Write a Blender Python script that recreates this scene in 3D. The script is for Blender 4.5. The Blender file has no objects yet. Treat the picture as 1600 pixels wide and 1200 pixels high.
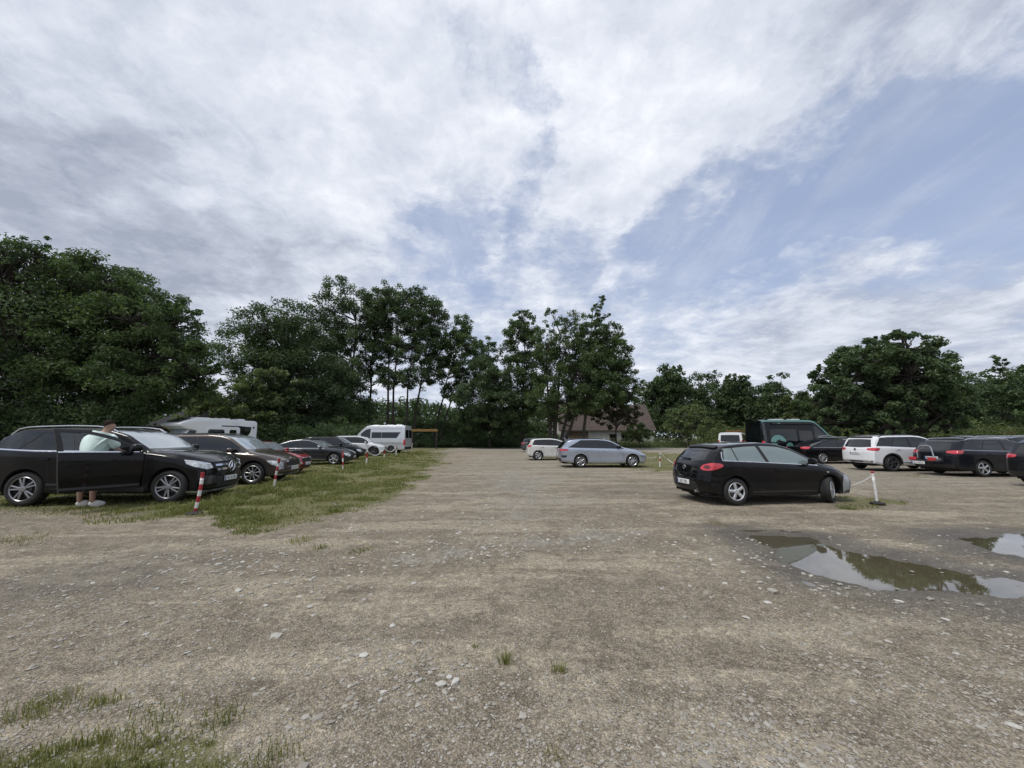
import bpy, bmesh, math, random
import numpy as np
from mathutils import Vector, Matrix
from mathutils.bvhtree import BVHTree
PI = math.pi
rng = np.random.default_rng(7)
random.seed(7)
SC = bpy.context.scene
COL = SC.collection

# ------------------------------------------------------------------ camera
F, HC, HZ = 600.0, 1.55, 683.0            # focal length in photo pixels, eye height, horizon row
PITCH = math.atan((HZ - 600) / F)
cam = bpy.data.cameras.new("camera"); camo = bpy.data.objects.new("camera", cam)
COL.objects.link(camo)
cam.sensor_width = 36.0; cam.lens = 36.0 * F / 1600.0
cam.clip_start = 0.05; cam.clip_end = 6000
camo.location = (0, 0, HC); camo.rotation_euler = (PI / 2 + PITCH, 0, 0)
SC.camera = camo

def ray(u, v):
    c, s = math.cos(PITCH), math.sin(PITCH)
    return Vector((u - 800, F * c + (v - 600) * s, F * s - (v - 600) * c))
def at(u, v, depth):                      # point on a photo ray at a forward distance
    r = ray(u, v); return Vector((0, 0, HC)) + r * (depth / r.y)
def gnd(u, v):                            # point on the ground
    r = ray(u, v); return Vector((0, 0, HC)) + r * (HC / -r.z)

# ------------------------------------------------------------------ world
SUN_EL, SUN_AZ = math.radians(60), math.radians(-125)      # azimuth from +Y towards +X
SC.view_settings.view_transform = 'Standard'; SC.view_settings.look = 'None'
SC.view_settings.exposure = 0.6; SC.view_settings.gamma = 1.0
world = bpy.data.worlds.new("World"); SC.world = world; world.use_nodes = True

class NT:
    def __init__(s, tree): s.t = tree; s.n = tree.nodes; s.l = tree.links
    def new(s, typ, **kw):
        n = s.n.new(typ)
        for k, v in kw.items(): setattr(n, k, v)
        return n
    def put(s, sock, val):
        if val is None: return
        if hasattr(val, 'is_output') or hasattr(val, 'links'): s.l.new(val, sock)
        else:
            if isinstance(val, (tuple, list)) and len(val) == 3 and sock.type == 'RGBA': val = (*val, 1)
            sock.default_value = val
    def math(s, op, a, b=None, c=None, clamp=False):
        n = s.new('ShaderNodeMath', operation=op); n.use_clamp = clamp
        s.put(n.inputs[0], a); s.put(n.inputs[1], b)
        if c is not None: s.put(n.inputs[2], c)
        return n.outputs[0]
    def vmath(s, op, a, b=None, out=0):
        n = s.new('ShaderNodeVectorMath', operation=op); s.put(n.inputs[0], a)
        if b is not None: s.put(n.inputs[1], b)
        return n.outputs[out]
    def mix(s, f, a, b, typ='RGBA', blend='MIX'):
        n = s.new('ShaderNodeMix', data_type=typ)
        if typ == 'RGBA': n.blend_type = blend; i = (0, 6, 7); o = 2
        else: i = (0, 2, 3); o = 0
        s.put(n.inputs[i[0]], f); s.put(n.inputs[i[1]], a); s.put(n.inputs[i[2]], b)
        return n.outputs[o]
    def noise(s, vec, scale, detail=4, rough=.55, dist=0.0, out=0):
        n = s.new('ShaderNodeTexNoise'); s.put(n.inputs['Vector'], vec); n.inputs['Scale'].default_value = scale
        n.inputs['Detail'].default_value = detail; n.inputs['Roughness'].default_value = rough; n.inputs['Distortion'].default_value = dist
        return n.outputs[out]
    def voro(s, vec, scale, out='Distance', rand=1.0):
        n = s.new('ShaderNodeTexVoronoi'); s.put(n.inputs['Vector'], vec); n.inputs['Scale'].default_value = scale
        n.inputs['Randomness'].default_value = rand
        return n.outputs[out]
    def ramp(s, f, stops):
        n = s.new('ShaderNodeValToRGB'); s.put(n.inputs[0], f); e = n.color_ramp.elements
        while len(e) < len(stops): e.new(.5)
        for el, (p, c) in zip(e, stops):
            el.position = p; el.color = (*c, 1) if isinstance(c, (tuple, list)) else (c, c, c, 1)
        return n.outputs[0]
    def mapr(s, v, a, b, c=0.0, d=1.0, smooth=False):
        n = s.new('ShaderNodeMapRange'); n.clamp = True
        if smooth: n.interpolation_type = 'SMOOTHSTEP'
        s.put(n.inputs[0], v)
        for k, x in zip((1, 2, 3, 4), (a, b, c, d)): n.inputs[k].default_value = x
        return n.outputs[0]

def build_world():
    t = NT(world.node_tree); t.n.clear()
    out = t.new('ShaderNodeOutputWorld'); bg = t.new('ShaderNodeBackground')
    bg.inputs['Strength'].default_value = 0.1
    t.l.new(bg.outputs[0], out.inputs[0])
    sky = t.new('ShaderNodeTexSky', sky_type='NISHITA'); sky.sun_disc = False
    sky.sun_elevation = SUN_EL; sky.sun_rotation = SUN_AZ
    sky.air_density = 1.0; sky.dust_density = 1.2; sky.ozone_density = 1.0
    d = t.new('ShaderNodeTexCoord').outputs['Generated']
    sep = t.new('ShaderNodeSeparateXYZ'); t.l.new(d, sep.inputs[0])
    z = t.math('MAXIMUM', sep.outputs[2], 0.0)
    zz = t.math('ADD', z, 0.16)
    px = t.math('DIVIDE', sep.outputs[0], zz); py = t.math('DIVIDE', sep.outputs[1], zz)
    cmb = t.new('ShaderNodeCombineXYZ'); t.l.new(px, cmb.inputs[0]); t.l.new(py, cmb.inputs[1])
    P = cmb.outputs[0]
    # long streaks drawn out along the wind
    mp = t.new('ShaderNodeMapping'); t.l.new(P, mp.inputs[0]); mp.inputs['Rotation'].default_value = (0, 0, math.radians(8)); mp.inputs['Scale'].default_value = (1.15, .55, 1)
    Q = mp.outputs[0]
    big = t.noise(Q, 1.1, 8, .58, .35)
    fine = t.noise(Q, 4.2, 8, .62, .5)
    mps = t.new('ShaderNodeMapping'); t.l.new(P, mps.inputs[0]); mps.inputs['Scale'].default_value = (1.0, 1.35, 1); mps.inputs['Location'].default_value = (3.1, 1.7, 0)
    puff = t.noise(mps.outputs[0], 3.0, 9, .6, .25)
    warp = t.noise(P, 2.3, 6, .6, 0, 1)
    wd = t.vmath('ADD', d, t.vmath('MULTIPLY', t.vmath('SUBTRACT', warp, (.5, .5, .5)), (.42, .42, .3)))
    def blob(sock, u, v, s, amp):
        c = ray(u, v).normalized()
        dist = t.vmath('DISTANCE', wd, tuple(c), out=1)
        q = t.math('DIVIDE', dist, s)
        e = t.math('EXPONENT', t.math('MULTIPLY', t.math('MULTIPLY', q, q), -1.0))
        return t.math('MULTIPLY_ADD', e, amp, sock)
    den = t.math('ADD', t.math('MULTIPLY', t.math('SUBTRACT', big, .5), 1.15), t.math('MULTIPLY', t.math('SUBTRACT', fine, .5), .55))
    den = t.math('ADD', den, t.math('MULTIPLY', t.math('SUBTRACT', puff, .5), .75))
    den = t.math('ADD', den, 0.66)
    for u, v, s, a in ((1200, 300, .14, -.72), (1400, 275, .14, -.72), (1560, 290, .13, -.55), (1010, 400, .11, -.5), (1330, 225, .09, -.35), (880, 370, .10, -.28),
                       (700, 390, .13, -.42), (845, 150, .042, -.5), (838, 20, .036, -.45), (848, 85, .034, -.42), (842, 215, .042, -.5), (832, 285, .045, -.4), (790, 350, .07, -.25), (1150, 420, .14, -.3), (1480, 200, .12, -.45),
                       (980, 120, .22, .60), (1020, 250, .13, .45), (930, 330, .09, .45), (1200, 80, .22, .4), (1480, 60, .16, .35),
                       (300, 200, .5, .35), (1450, 500, .3, .30), (1150, 540, .25, .2), (600, 150, .25, .25), (300, 420, .3, .25)):
        den = blob(den, u, v, s, a)
    mott = t.noise(wd, 11, 7, .6)
    den = t.math('ADD', den, t.math('MULTIPLY', t.math('SUBTRACT', mott, .5), .7))
    cov = t.mapr(den, .18, .98, 0, 1, True)
    mpt = t.new('ShaderNodeMapping'); t.l.new(P, mpt.inputs[0]); mpt.inputs['Rotation'].default_value = (0, 0, math.radians(28)); mpt.inputs['Scale'].default_value = (2.6, .75, 1)
    streak = t.noise(mpt.outputs[0], 1.5, 9, .62, .6)
    cov = t.math('MAXIMUM', cov, t.mapr(streak, .38, .80, .06, .50, True))
    # brightness of the cloud itself
    shade = t.math('ADD', t.math('ADD', t.math('MULTIPLY', t.math('SUBTRACT', puff, .5), 1.5), t.math('MULTIPLY', t.math('SUBTRACT', mott, .5), .9)), t.math('MULTIPLY', t.math('SUBTRACT', fine, .5), .6))
    shade = t.math('ADD', shade, 0.57)
    for u, v, s, a in ((60, 290, .2, -.30), (330, 385, .16, -.30), (480, 420, .12, -.2), (80, 170, .25, -.08), (1350, 130, .2, -.22), (1450, 450, .25, -.18), (960, 200, .2, .3), (500, 230, .2, .12), (150, 420, .2, -.15), (1500, 520, .2, -.1)):
        shade = blob(shade, u, v, s, a)
    cc = t.ramp(t.mapr(shade, -.12, 1.08, 0, 1), [(0.0, (2.5, 2.8, 3.45)), (.25, (3.4, 3.7, 4.4)), (.5, (4.5, 4.8, 5.45)), (.75, (5.4, 5.65, 6.2)), (1.0, (6.5, 6.65, 7.0))])
    hz = t.mapr(z, .0, .35, 1, 0, True)
    haze = t.mix(t.mapr(z, .02, .5, .9, .55, True), t.mix(1.0, sky.outputs[0], (.76, .80, .96), blend='MULTIPLY'), (3.15, 3.7, 4.85))
    fin = t.mix(cov, haze, cc)
    t.l.new(fin, bg.inputs[0])
build_world()

sun = bpy.data.lights.new("sun", 'SUN'); suno = bpy.data.objects.new("sun", sun); COL.objects.link(suno)
sun.energy = 1.5; sun.angle = math.radians(14); sun.color = (1.0, .96, .9)
sd = Vector((math.sin(SUN_AZ) * math.cos(SUN_EL), math.cos(SUN_AZ) * math.cos(SUN_EL), math.sin(SUN_EL)))
suno.rotation_euler = sd.to_track_quat('Z', 'Y').to_euler(); suno.location = (0, 0, 50)

# ------------------------------------------------------------------ helpers
MATS = {}
def pmat(name, col, rough=.5, metal=0.0, coat=0.0, spec=.5, var=0.0, scale=8.0, bump=0.0, alpha=None):
    if name in MATS: return MATS[name]
    m = bpy.data.materials.new(name); m.use_nodes = True; t = NT(m.node_tree)
    b = m.node_tree.nodes['Principled BSDF']
    b.inputs['Roughness'].default_value = rough; b.inputs['Metallic'].default_value = metal
    b.inputs['Coat Weight'].default_value = coat; b.inputs['Coat Roughness'].default_value = .04
    b.inputs['Specular IOR Level'].default_value = spec
    co = t.new('ShaderNodeTexCoord').outputs['Object']
    if var > 0:
        n = t.noise(co, scale, 5, .6)
        k = t.mapr(n, .3, .7, 1 - var, 1 + var)
        t.put(b.inputs['Base Color'], t.mix(1.0, tuple(col), t.new('ShaderNodeCombineXYZ').outputs[0], blend='MIX') if False else
              t.vmath('MULTIPLY', tuple(col), _v3(t, k)))
        t.put(b.inputs['Roughness'], t.mapr(n, .3, .7, max(rough - .08, .02), rough + .1))
    else: b.inputs['Base Color'].default_value = (*col, 1)
    if bump > 0:
        bn = t.new('ShaderNodeBump'); bn.inputs['Strength'].default_value = bump; bn.inputs['Distance'].default_value = .02
        t.put(bn.inputs['Height'], t.noise(co, scale * 4, 6, .65)); t.l.new(bn.outputs[0], b.inputs['Normal'])
    MATS[name] = m; return m
def _v3(t, k):
    c = t.new('ShaderNodeCombineXYZ')
    for i in range(3): t.l.new(k, c.inputs[i])
    return c.outputs[0]

def paint(name, col, metal=0.0, rough=.3, dust=.06):
    """car paint with clear coat and a film of road dust low on the body"""
    if name in MATS: return MATS[name]
    m = bpy.data.materials.new(name); m.use_nodes = True; t = NT(m.node_tree); b = m.node_tree.nodes['Principled BSDF']
    co = t.new('ShaderNodeTexCoord').outputs['Object']
    sp = t.new('ShaderNodeSeparateXYZ'); t.l.new(co, sp.inputs[0])
    n = t.noise(co, 3.0, 6, .65)
    low = t.mapr(sp.outputs[2], .6, .15, 0, 1, True)
    f = t.math('MULTIPLY', t.math('MULTIPLY_ADD', low, .95, .05), t.mapr(n, .4, .75, .1, 1.0))
    f = t.math('MULTIPLY', f, dust * 2.4, clamp=True)
    t.put(b.inputs['Base Color'], t.mix(f, tuple(col), (.16, .145, .12)))
    b.inputs['Metallic'].default_value = metal
    t.put(b.inputs['Roughness'], t.mix(f, rough, .6, 'FLOAT'))
    t.put(b.inputs['Coat Weight'], t.math('SUBTRACT', 1.0, t.math('MULTIPLY', f, .8)))
    b.inputs['Coat Roughness'].default_value = .03; b.inputs['Specular IOR Level'].default_value = .12 if max(col) < .1 else .4; b.inputs['Coat IOR'].default_value = 1.30 if max(col) < .03 else 1.5
    MATS[name] = m; return m

def glassy(name, col=(.012, .015, .017), spec=.8):
    return pmat(name, col, .03, 0, 0.3, spec)
def clear_glass(name='clear_tinted_glass'):
    if name in MATS: return MATS[name]
    m = bpy.data.materials.new(name); m.use_nodes = True; t = NT(m.node_tree); t.n.clear()
    o = t.new('ShaderNodeOutputMaterial'); tr = t.new('ShaderNodeBsdfTransparent'); tr.inputs[0].default_value = (.92, .95, .94, 1)
    gl = t.new('ShaderNodeBsdfGlossy'); gl.inputs['Roughness'].default_value = .02
    lw = t.new('ShaderNodeFresnel'); lw.inputs[0].default_value = 1.45
    mx = t.new('ShaderNodeMixShader'); t.l.new(lw.outputs[0], mx.inputs[0]); t.l.new(tr.outputs[0], mx.inputs[1]); t.l.new(gl.outputs[0], mx.inputs[2])
    t.l.new(mx.outputs[0], o.inputs[0]); MATS[name] = m; return m

BLACKP = paint('black_paint', (.0025, .0025, .0035))
PLASTIC = pmat('black_plastic', (.018, .018, .019), .55, var=.25, scale=6)
RUBBER = pmat('tyre_rubber', (.022, .021, .020), .8, var=.35, scale=9, bump=.15)
GLASS = glassy('dark_window_glass', (.006, .008, .009), .55)
WSGLASS = pmat('windscreen_glass', (.36, .41, .43), .03, .32, .6, .9)
CHROME = pmat('chrome', (.72, .73, .74), .12, 1.0)
ALU = pmat('alloy_metal', (.50, .51, .52), .3, .85, var=.12)
DARKALU = pmat('dark_alloy', (.12, .12, .125), .35, .8)
REDLAMP = pmat('red_lamp', (.52, .035, .05), .12, 0, .8)
LAMP = pmat('headlamp_lens', (.52, .54, .55), .1, .25, 1.0, var=.5, scale=14)
WHITE = pmat('white_lacquer', (.72, .73, .73), .35, 0, .4, var=.05)
PLATE = pmat('plate_white', (.75, .76, .76), .4)
INK = pmat('plate_ink', (.012, .012, .014), .5)
EUBLUE = pmat('plate_blue', (.01, .03, .22), .4)
UNDER = pmat('underbody', (.010, .010, .010), .85)

def setp(o, label=None, cat=None, group=None, kind=None):
    for k, v in (('label', label), ('category', cat), ('group', group), ('kind', kind)):
        if v: o[k] = v
    return o
def empty(name, loc=(0, 0, 0), rz=0.0, label=None, cat=None, group=None, parent=None, scale=1.0):
    o = bpy.data.objects.new(name, None); COL.objects.link(o); o.empty_display_size = .2
    o.location = loc; o.rotation_euler = (0, 0, rz); o.scale = (scale,) * 3
    if parent: o.parent = parent
    return setp(o, label, cat, group)
def add(name, me, parent=None, loc=(0, 0, 0), rot=(0, 0, 0)):
    o = bpy.data.objects.new(name, me); COL.objects.link(o); o.location = loc; o.rotation_euler = rot
    if parent: o.parent = parent
    return o
def npmesh(name, V, Fs, mats, smooth=True, mi=None, angle=None):
    """fast mesh from numpy arrays; Fs an (n,3) or (n,4) array or a list of both"""
    me = bpy.data.meshes.new(name); V = np.asarray(V, dtype=np.float32)
    Fl = Fs if isinstance(Fs, list) else [Fs]
    Fl = [np.asarray(f, dtype=np.int32) for f in Fl if len(f)]
    nl = sum(f.size for f in Fl); nf = sum(len(f) for f in Fl)
    me.vertices.add(len(V)); me.vertices.foreach_set('co', V.ravel())
    me.loops.add(nl); me.loops.foreach_set('vertex_index', np.concatenate([f.ravel() for f in Fl]))
    st = []; tot = []; c = 0
    for f in Fl:
        k = f.shape[1]; st.append(c + np.arange(len(f)) * k); tot.append(np.full(len(f), k)); c += f.size
    me.polygons.add(nf); me.polygons.foreach_set('loop_start', np.concatenate(st).astype(np.int32))
    me.polygons.foreach_set('use_smooth', np.full(nf, smooth))
    if mi is not None: me.polygons.foreach_set('material_index', np.asarray(mi, dtype=np.int32))
    for m in (mats if isinstance(mats, (list, tuple)) else [mats]): me.materials.append(m)
    me.update(calc_edges=True); me.validate()
    if angle: me.set_sharp_from_angle(angle=math.radians(angle))
    return me
def bmmesh(name, bm, mats, smooth=True, angle=35):
    me = bpy.data.meshes.new(name); bmesh.ops.recalc_face_normals(bm, faces=bm.faces[:])
    for f in bm.faces: f.smooth = smooth
    bm.to_mesh(me); bm.free()
    for m in (mats if isinstance(mats, (list, tuple)) else [mats]): me.materials.append(m)
    if smooth and angle: me.set_sharp_from_angle(angle=math.radians(angle))
    return me
def bm_box(bm, c, s, bev=0.0, rot=None, mi=0, seg=2):
    r = bmesh.ops.create_cube(bm, size=1.0); vs = r['verts']
    for v in vs: v.co = Vector((v.co.x * s[0], v.co.y * s[1], v.co.z * s[2]))
    fs = list({f for v in vs for f in v.link_faces})
    if bev > 0:
        es = list({e for v in vs for e in v.link_edges})
        rr = bmesh.ops.bevel(bm, geom=es, offset=bev, segments=seg, affect='EDGES', profile=.6)
        vs = list({v for v in vs if v.is_valid} | set(rr['verts'])); fs = list({f for v in vs for f in v.link_faces})
    M = (rot.to_4x4() if rot else Matrix.Identity(4))
    for v in vs: v.co = M @ v.co + Vector(c)
    for f in fs: f.material_index = mi
    return vs
def bm_tube(bm, pts, rad, n=8, mi=0, caps=True):
    pts = [Vector(p) for p in pts]; rads = rad if isinstance(rad, (list, tuple)) else [rad] * len(pts)
    rings = []; up = Vector((0, 0, 1)); prev = None
    for i, p in enumerate(pts):
        d = (pts[min(i + 1, len(pts) - 1)] - pts[max(i - 1, 0)]).normalized()
        if prev is None:
            a = d.cross(up)
            if a.length < .05: a = d.cross(Vector((1, 0, 0)))
        else: a = prev - d * prev.dot(d)
        a.normalize(); prev = a; b = d.cross(a)
        rings.append([bm.verts.new(p + (a * math.cos(2 * PI * k / n) + b * math.sin(2 * PI * k / n)) * rads[i]) for k in range(n)])
    for r0, r1 in zip(rings, rings[1:]):
        for k in range(n):
            f = bm.faces.new((r0[k], r0[(k + 1) % n], r1[(k + 1) % n], r1[k])); f.material_index = mi
    if caps:
        for r in (rings[0][::-1], rings[-1]):
            f = bm.faces.new(r); f.material_index = mi
def bm_lathe(bm, prof, n=32, axis='Y', mi=0, mis=None):
    """prof: list of (radius, axial)"""
    rings = []
    for r, a in prof:
        ring = []
        for k in range(n):
            t = 2 * PI * k / n; c, s = r * math.cos(t), r * math.sin(t)
            ring.append(bm.verts.new((c, a, s) if axis == 'Y' else (c, s, a)))
        rings.append(ring)
    for j, (r0, r1) in enumerate(zip(rings, rings[1:])):
        for k in range(n):
            f = bm.faces.new((r0[k], r0[(k + 1) % n], r1[(k + 1) % n], r1[k])); f.material_index = mis[j] if mis else mi
    return rings
def text_obj(name, s, size, mat, parent, loc, rot, ext=.002, align='CENTER', sx=1.0):
    c = bpy.data.curves.new(name, 'FONT'); c.body = s; c.size = size; c.extrude = ext; c.align_x = align; c.align_y = 'CENTER'
    c.materials.append(mat); tmp = bpy.data.objects.new(name, c); COL.objects.link(tmp); dg = bpy.context.evaluated_depsgraph_get(); dg.update()
    me = bpy.data.meshes.new_from_object(tmp.evaluated_get(dg)); bpy.data.objects.remove(tmp); bpy.data.curves.remove(c)
    o = add(name, me, parent, loc, rot); o.scale = (sx, 1, 1); return o

# value noise for masks
def vnoise(x, y, seed=0, octs=4):
    r = np.random.default_rng(seed); T = r.random((256, 256)); out = np.zeros_like(x, dtype=float); a = 1.0; tot = 0
    for o in range(octs):
        fx, fy = x * 2 ** o + 31.7 * o, y * 2 ** o + 17.3 * o
        ix, iy = np.floor(fx).astype(int), np.floor(fy).astype(int); tx, ty = fx - ix, fy - iy
        tx = tx * tx * (3 - 2 * tx); ty = ty * ty * (3 - 2 * ty)
        g = lambda i, j: T[i % 256, j % 256]
        out += a * ((g(ix, iy) * (1 - tx) + g(ix + 1, iy) * tx) * (1 - ty) + (g(ix, iy + 1) * (1 - tx) + g(ix + 1, iy + 1) * tx) * ty)
        tot += a; a *= .5
    return out / tot
def sdpoly(px, py, poly):
    """signed distance to a polygon, negative inside"""
    poly = np.asarray(poly, float); n = len(poly); d = np.full(px.shape, 1e18); inside = np.zeros(px.shape, bool)
    for i in range(n):
        a, b = poly[i], poly[(i + 1) % n]; ex, ey = b - a; wx, wy = px - a[0], py - a[1]
        t = np.clip((wx * ex + wy * ey) / (ex * ex + ey * ey + 1e-12), 0, 1)
        d = np.minimum(d, (wx - ex * t) ** 2 + (wy - ey * t) ** 2)
        c = ((a[1] > py) != (b[1] > py)); xi = a[0] + (py - a[1]) * ex / (ey if abs(ey) > 1e-12 else 1e-12)
        inside ^= c & (px < xi)
    d = np.sqrt(d); return np.where(inside, -d, d)
def sstep(x, a, b):
    t = np.clip((x - a) / (b - a), 0, 1); return t * t * (3 - 2 * t)
def gpoly(pts): return [tuple(gnd(u, v))[:2] for u, v in pts]

# ------------------------------------------------------------------ ground
GRASS_L = gpoly([(-300, 800), (60, 812), (150, 825), (260, 812), (330, 815), (400, 832), (470, 828), (560, 805), (640, 770), (690, 735), (700, 712), (695, 704)]) + [(-7, 60), (-60, 62), (-60, 9.6), (-14, 9.2)]
GRASS_M = gpoly([(835, 716), (905, 727), (1000, 735), (1090, 745), (1200, 730), (1150, 712), (1010, 706), (850, 706)])
GRASS_T = gpoly([(1285, 788), (1330, 775), (1420, 785), (1470, 795), (1380, 803), (1300, 795)])
GRASS_N = gpoly([(-80, 1140), (60, 1128), (200, 1135), (330, 1120), (420, 1150), (520, 1200), (500, 1400), (-300, 1400), (-300, 1150)])
GRASS_N2 = gpoly([(30, 1110), (60, 1085), (95, 1090), (90, 1112), (55, 1125)])
WORN = gpoly([(-200, 790), (90, 795), (240, 800), (300, 830), (230, 850), (-200, 850)])
GREY_C = gpoly([(600, 868), (690, 850), (800, 842), (930, 820), (1020, 832), (960, 850), (830, 862), (720, 878)])
GREY_ROAD = gpoly([(700, 730), (870, 730), (1000, 790), (900, 830), (700, 830)])
DAMP = gpoly([(-250, 880), (0, 900), (150, 880), (300, 860), (290, 900), (60, 960), (-250, 980)])
PUD1 = gpoly([(1160, 833), (1215, 835), (1262, 839), (1290, 851), (1312, 858), (1375, 868), (1440, 880), (1500, 893), (1538, 903), (1580, 906), (1630, 914), (1625, 928), (1560, 929), (1500, 928), (1440, 924), (1370, 917), (1318, 907), (1270, 893), (1238, 881), (1222, 869), (1226, 858), (1205, 846)])
PUD2 = gpoly([(1500, 839), (1560, 837), (1640, 836), (1700, 842), (1700, 868), (1620, 872), (1565, 862), (1530, 850)])

def ground_masks(X, Y):
    n1 = vnoise(X * .8, Y * .8, 1) - .5; n2 = vnoise(X * 2.7, Y * 2.7, 2) - .5; n3 = vnoise(X * .25, Y * .25, 3) - .5
    wob = n1 * 1.6 + n2 * .8
    g = np.zeros_like(X)
    dl = sdpoly(X, Y, GRASS_L)
    sc = 1 + np.clip((Y - 8) / 15, 0, 2.0)
    g = np.maximum(g, sstep(-dl + wob * sc, -.3 * sc, .7 * sc) * (1 - .65 * sstep(wob * 1.3 - sdpoly(X, Y, WORN) , -.2, .8)))
    g = np.maximum(g, .85 * sstep(-sdpoly(X, Y, GRASS_M) + wob * 2.2, -.3, 1.2))
    g = np.maximum(g, .8 * sstep(-sdpoly(X, Y, GRASS_T) + wob * 1.2, -.1, .5))
    g = np.maximum(g, .9 * sstep(-sdpoly(X, Y, GRASS_N) + n2 * .45 + n1 * .25, -.03, .22))
    g = np.maximum(g, .9 * sstep(-sdpoly(X, Y, GRASS_N2) + n2 * .2, -.03, .08))
    g = np.maximum(g, sstep(Y + n1 * 2, 57, 60))                             # verge beyond the far road
    # thin weeds across the row on the right
    g = np.maximum(g, .45 * sstep(n1 + n3, .12, .4) * sstep(Y, 10, 13) * sstep(X, 7, 10))
    g = np.maximum(g, .35 * sstep(n1 + n3 + n2 * .5, .1, .45) * sstep(Y, 8.5, 12) * (1 - sstep(Y, 30, 45)))
    grey = np.zeros_like(X)
    grey = np.maximum(grey, .8 * sstep(-sdpoly(X, Y, GREY_C) + wob * 1.2, -.3, .9))
    grey = np.maximum(grey, .6 * sstep(-sdpoly(X, Y, GREY_ROAD) + wob * 2, -.5, 2.0))
    grey = np.maximum(grey, .8 * sstep(Y, 40, 48)); grey = np.maximum(grey, .5 * sstep(Y, 9.5, 13) * sstep(X, 6, 9)); grey = np.maximum(grey, .42 * sstep(Y + n1 * 3, 12, 17) * (1 - sstep(np.abs(X - 1), 3, 7)))
    damp = np.zeros_like(X)
    for pd in (PUD1, PUD2): damp = np.maximum(damp, 1 - sstep(sdpoly(X, Y, pd) + n2 * .6 + n1 * .4, .05, 1.15))
    damp = np.maximum(damp, .55 * sstep(-sdpoly(X, Y, DAMP) + wob * .8, -.2, .6))
    damp = np.maximum(damp, .4 * sstep(n3 + n1 * .4, .12, .3) * (1 - sstep(Y, 10, 16)))
    return g * (1 - damp * .9 * (damp > .5)), grey, damp

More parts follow.
